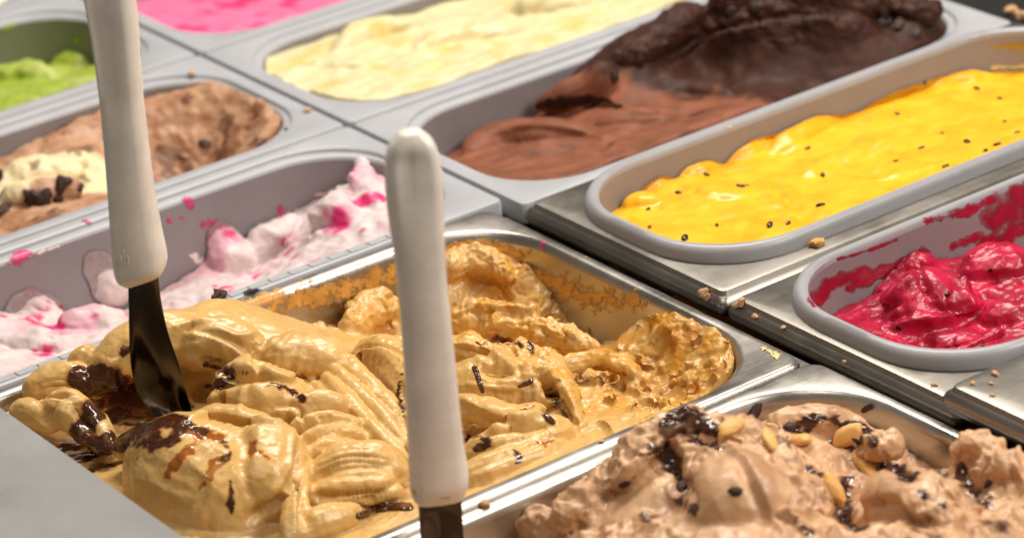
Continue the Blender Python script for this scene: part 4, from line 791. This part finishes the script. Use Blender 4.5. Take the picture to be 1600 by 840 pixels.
for i, (px, py, s, rz) in enumerate([(1200, 688, 7.5, .6), (1140, 668, 7.5, .2), (1254, 690, 7.5, 1.4), (1300, 765, 7.5, 1.5), (1352, 735, 7.5, 1.0), (1325, 678, 6, .5)]):
    bury(peanut, 'peanut_half', pns[i], PEANUT, px, py, pt, s * (.0009 + .00008 * i), sink=.34, rz=rz)
chips = [lump('chocolate_chip', 30 + i, 2, .55, 1, .7, .35) for i in range(4)]
for i, (px, py, s) in enumerate([(1147, 768, 3.2), (1235, 668, 4), (1328, 664, 4), (1062, 760, 3), (1285, 745, 3), (1120, 672, 3), (1545, 755, 2.5), (978, 755, 2.2), (1340, 690, 2.6), (1408, 732, 3.5)]):
    bury(peanut, 'chocolate_chip', chips[i % 4], CHOC_CHIP, px, py, pt, s / 1000, sink=.42)
hb = BV['hazelnut_ice_cream']
for i, (px, py, s) in enumerate([(60, 312, 7), (48, 308, 6), (95, 290, 5), (90, 312, 4), (125, 293, 3), (4, 330, 6), (320, 225, 4), (0, 275, 5), (100, 283, 4), (72, 306, 5)]):
    bury(hazel, 'chocolate_chip', chips[i % 4], CHOC_CHIP, px, py, hb, s / 1000, sink=.35)
gb = BV['chocolate_ice_cream']
for i, (px, py, s) in enumerate([(1400, 40, 5), (1430, 50, 5), (1380, 20, 5), (1140, 20, 5), (1180, 12, 5), (1040, 70, 4), (1000, 95, 4), (960, 120, 4)]):
    bury(choc, 'chocolate_chip', chips[i % 4], CHOC_CHIP, px, py, gb, s / 1000, sink=.35)

# ------------------------------------------------------------------ spatulas
def ray_pt(px, py, anchor, nrm):               # where a pixel's ray meets the vertical plane through anchor
    d = ray_dir(px, py); t = np.dot(np.asarray(anchor) - CP, nrm) / np.dot(d, nrm); return CP + d * t
def sheet(name, left, right, thick, bulge, mat, parent, anchor, nrm, sub=6, edge=.6, curve=None):
    """solid body between two outline curves in a plane, with thickness profile and rounded edges"""
    Lc = catmull(np.array(left, float), sub); Rc = catmull(np.array(right, float), sub); m = len(Lc); V = []; F = []; K = 16
    nrm = np.asarray(nrm, float)
    for i in range(m):
        a = ray_pt(*Lc[i], anchor, nrm); b = ray_pt(*Rc[i], anchor, nrm); c = (a + b) / 2; h = (b - a) / 2; t = np.interp(i / (m - 1), np.linspace(0, 1, len(thick)), thick)
        off = (curve(i / (m - 1)) if curve else 0.0) * nrm
        for k in range(K):
            th = 2 * math.pi * k / K; cs, sn = math.cos(th), math.sin(th)
            ex = math.copysign(abs(cs) ** edge, cs); ey = math.copysign(abs(sn) ** edge, sn)
            V.append(c + off + h * ex + nrm * (ey * t + bulge(ex, i / (m - 1))))
    for i in range(m - 1):
        for k in range(K): a = i * K + k; b = i * K + (k + 1) % K; F.append((a, b, b + K, a + K))
    F.append(tuple(range(K))[::-1]); F.append(tuple(range((m - 1) * K, m * K)))
    me = mesh(name, V, F, True, 60); bm = bmesh.new(); bm.from_mesh(me); bmesh.ops.recalc_face_normals(bm, faces=bm.faces); bm.to_mesh(me); bm.free(); me.shade_smooth(); me.set_sharp_from_angle(angle=math.radians(60))
    return link(name, me, mat, parent)
NV = np.array([CR[0, 2], CR[1, 2], 0.0]); NV /= np.linalg.norm(NV)      # horizontal, towards the viewer's side
def spatula(anchor, ang, tip, label, hl, hr, bl, br, th_h, groove):
    n = Matrix.Rotation(math.radians(ang), 3, 'Z') @ Vector(NV); n = np.array(n)
    root = empty('spatula', tuple(anchor)); tag(root, label, 'spatula', 'white handled spatulas standing in the ice cream')
    sheet('handle', hl, hr, th_h, groove, HANDLE, root, anchor, n, 6, .62)
    sheet('blade', bl, br, (.0022, .0012, .0007, .0004), lambda e, t: -.007 * (1 - e * e) * t, BLADE, root, anchor, n, 6, .9)
    return root
a1 = at(268, 640, .012)
spatula(a1, -8, None, 'spatula with white handle stuck in fudge at the front of the coffee ice cream',
        [(128, -60), (134, 0), (146, 70), (160, 180), (170, 300), (177, 400), (184, 433), (196, 444)],
        [(205, -60), (211, 0), (216, 60), (222, 150), (236, 270), (249, 350), (260, 405), (254, 425)],
        [(200, 440), (201, 480), (202, 530), (206, 580), (222, 625), (268, 670)],
        [(247, 428), (252, 470), (263, 520), (280, 570), (292, 615), (302, 650)],
        (.0095, .0095, .009, .0085, .009, .010, .010, .007), lambda e, t: -.0055 * math.exp(-((e + .30) / .30) ** 2) * sstep(.6, .25, np.array([t]))[0])
a2 = at(690, 905, -.02)
spatula(a2, 6, None, 'spatula with white handle standing in the peanut ice cream, in front of the coffee pan',
        [(624, 207), (606, 232), (601, 270), (605, 330), (618, 420), (630, 560), (636, 680), (641, 765), (650, 783)],
        [(658, 203), (680, 225), (692, 275), (694, 330), (697, 420), (711, 560), (723, 680), (732, 740), (724, 772)],
        [(653, 778), (655, 810), (658, 860), (660, 900)],
        [(721, 770), (723, 810), (726, 860), (730, 900)],
        (.004, .008, .0095, .0095, .0095, .0095, .010, .010, .007), lambda e, t: -.0045 * math.exp(-((e + .20) / .40) ** 2) * sstep(.5, .2, np.array([t]))[0] * sstep(.04, .2, np.array([t]))[0])

# embossed letters low on the rear handle and the ribbed strip on the ripple tub's rim
sp1 = bpy.data.objects['spatula']; hd = [c for c in sp1.children if c.name.startswith('handle')][0]; hbv = bvh_of([hd])
for st in [[(180, 398), (181, 410), (186, 412), (189, 400)], [(189, 400), (190, 413)], [(193, 388), (195, 412)], [(195, 402), (199, 400), (201, 411)]]:
    smear('embossed_letter', hbv, st, (1.6, 1.6), HANDLE, hd, .0005, .0, 14, .8, 1)
hd2 = [c for c in bpy.data.objects['spatula.001'].children if c.name.startswith('handle')][0]; hb2 = bvh_of([hd2])
for i, (l, r) in enumerate([([(640, 745), (644, 765), (656, 782)], (3, 5, 4)), ([(690, 778), (712, 774)], (3, 3)), ([(632, 640), (636, 690)], (2, 2))]):
    smear('brown_smudge', hb2, l, r, SMEAR_O, hd2, .0002, .8, 8, 1.0, i + 300)
rt = bpy.data.objects['plastic_tub.002']
rx0, rx1 = .3315 - G - .0078, .3315 - G - .0024
tile = None
for k in range(24):
    y1 = -.052 - k * .0125
    if tile is None:
        o = box('rim_rib', rx0, rx1, y1 - .0115, y1, -.0004, .0006, PLASTIC, .0004, rt); tile = o; y00 = y1
    else:
        o = tile.copy(); col.objects.link(o); o.matrix_basis = Matrix.Translation((0, y1 - y00, 0))
# ------------------------------------------------------------------ crumbs
flk = [lump('crumb', 60 + i, 2, .6, 1, .75, .6) for i in range(5)]
def crumb(px, py, s, mat, tree, label, group, cat='crumb', me=None):
    h = cast(BV[tree], px, py)
    if h is None: print('miss', px, py, tree); return
    m = (me or random.choice(flk)); o = link('crumb', m.copy(), mat); place(o, h, s / 1000, sink=.15); tag(o, label, cat, group); return o
DKG = 'dark chocolate crumbs on a tub rim'
crumb(342, 468, 4.0, CHOC_CHIP, 'ripple', 'bigger dark chocolate crumb on the grey rim beside the coffee pan', DKG, me=lump('crumb', 91, 3, .7, 1, .8, .8))
crumb(393, 457, 3.0, CHOC_CHIP, 'ripple', 'thin dark chocolate crumb on the grey rim, further from the camera', DKG, me=lump('crumb', 95, 3, .7, 1.5, .5, .3))
crumb(1277, 383, 4.5, CRUMB_Y, 'fr_pass', 'golden crumb on the steel edge below the yellow tub', 'golden crumbs on the steel')
crumb(1125, 488, 5.5, CRUMB_Y, 'coffee', 'largest golden crumb on the flange corner by the frame joint', 'golden crumbs on the steel', me=lump('crumb', 77, 3, .5, 1.2, .8, .6))
for px, py, s, t, lb in [(1160, 472, 3, 'fr_rasp', 'flat tan crumb on the near corner of the berry plate'), (1100, 458, 3, 'fr_pass', 'larger tan crumb on the near corner of the passion fruit plate'), (1106, 464, 2.4, 'fr_pass', 'tan crumb on the folded edge at the near corner of the passion fruit plate'),
                      (1152, 478, 2.2, 'fr_rasp', 'tan crumb on the edge of the berry plate nearest the plate joint'), (1180, 495, 2.0, 'fr_rasp', 'tan crumb on the front edge of the berry plate, second from the joint'), (1225, 512, 1.6, 'fr_rasp', 'small tan crumb on the front of the berry plate below the left of its tub'),
                      (1555, 585, 2.2, 'fr_right', 'largest tan crumb on the raised plate at the right edge'), (1550, 618, 1.4, 'fr_right', 'small tan crumb on the raised right plate, nearest its front edge'), (1520, 600, 1.6, 'fr_right', 'small tan crumb on the raised right plate, nearest its left corner'), (1548, 600, 1.4, 'fr_right', 'small tan crumb in the middle of the raised right plate'),
                      (940, 690, 1.6, 'coffee', 'tiny tan crumb on the near rim of the coffee pan'), (930, 688, 2.2, 'coffee', 'brown crumb on the near rim of the coffee pan, below the dark slit'), (728, 762, 2.5, 'coffee', 'tan crumb on the rim of the coffee pan beside the front spatula handle'), (965, 690, 1.4, 'peanut', 'tiny tan crumb on the far rim of the peanut pan'), (756, 790, 3, 'peanut', 'tan crumb on the peanut pan rim just right of the front spatula'),
                      (1320, 565, 1.4, 'fr_rasp', 'tiny tan crumb on the berry plate in front of the tub'), (1460, 602, 1.6, 'fr_rasp', 'small tan crumb on the berry plate beside the raised right plate')]:
    crumb(px, py, s, CRUMB_T, t, lb, 'small tan crumbs on the steel')
for px, py, s in [(1178, 646, 4), (1356, 637, 2.5)]:
    crumb(px, py, s, CHOC_CHIP, 'peanut', ['dark chocolate flake on the inner wall behind the peanut ice cream', 'smaller dark chocolate flake near the curve of the peanut pan wall'][px > 1200], 'dark flakes on the peanut pan wall', me=lump('crumb', 97, 3, .6, 1.5, .5, .2))
crumb(480, 175, 3, CRUMB_T, 'hazel', 'tan crumb on the grey rim beside the hazelnut ice cream', 'tan crumbs on grey plastic')
crumb(300, 117, 2.5, CRUMB_T, 'hazel', 'tan crumb on the grey rim behind the hazelnut ice cream', 'tan crumbs on grey plastic')
crumb(447, 203, 1.5, CHOC_CHIP, 'hazel', 'tiny dark speck on the grey rim by the hazelnut ice cream', DKG)
for i, (px, py, s, lb) in enumerate([(1580, 17, 5, 'orange brown crumb on the dark shelf beyond the chocolate tub'), (1599, 24, 5, 'orange brown crumb cut by the right edge on the dark shelf')]):
    o = link('crumb', flk[i].copy(), CRUMB_T); p = at(px, py, -.009); o.location = p; o.scale = (s / 1000,) * 3; tag(o, lb, 'crumb', 'crumbs on the dark shelf')
print('done', round(time.time() - T0, 1))
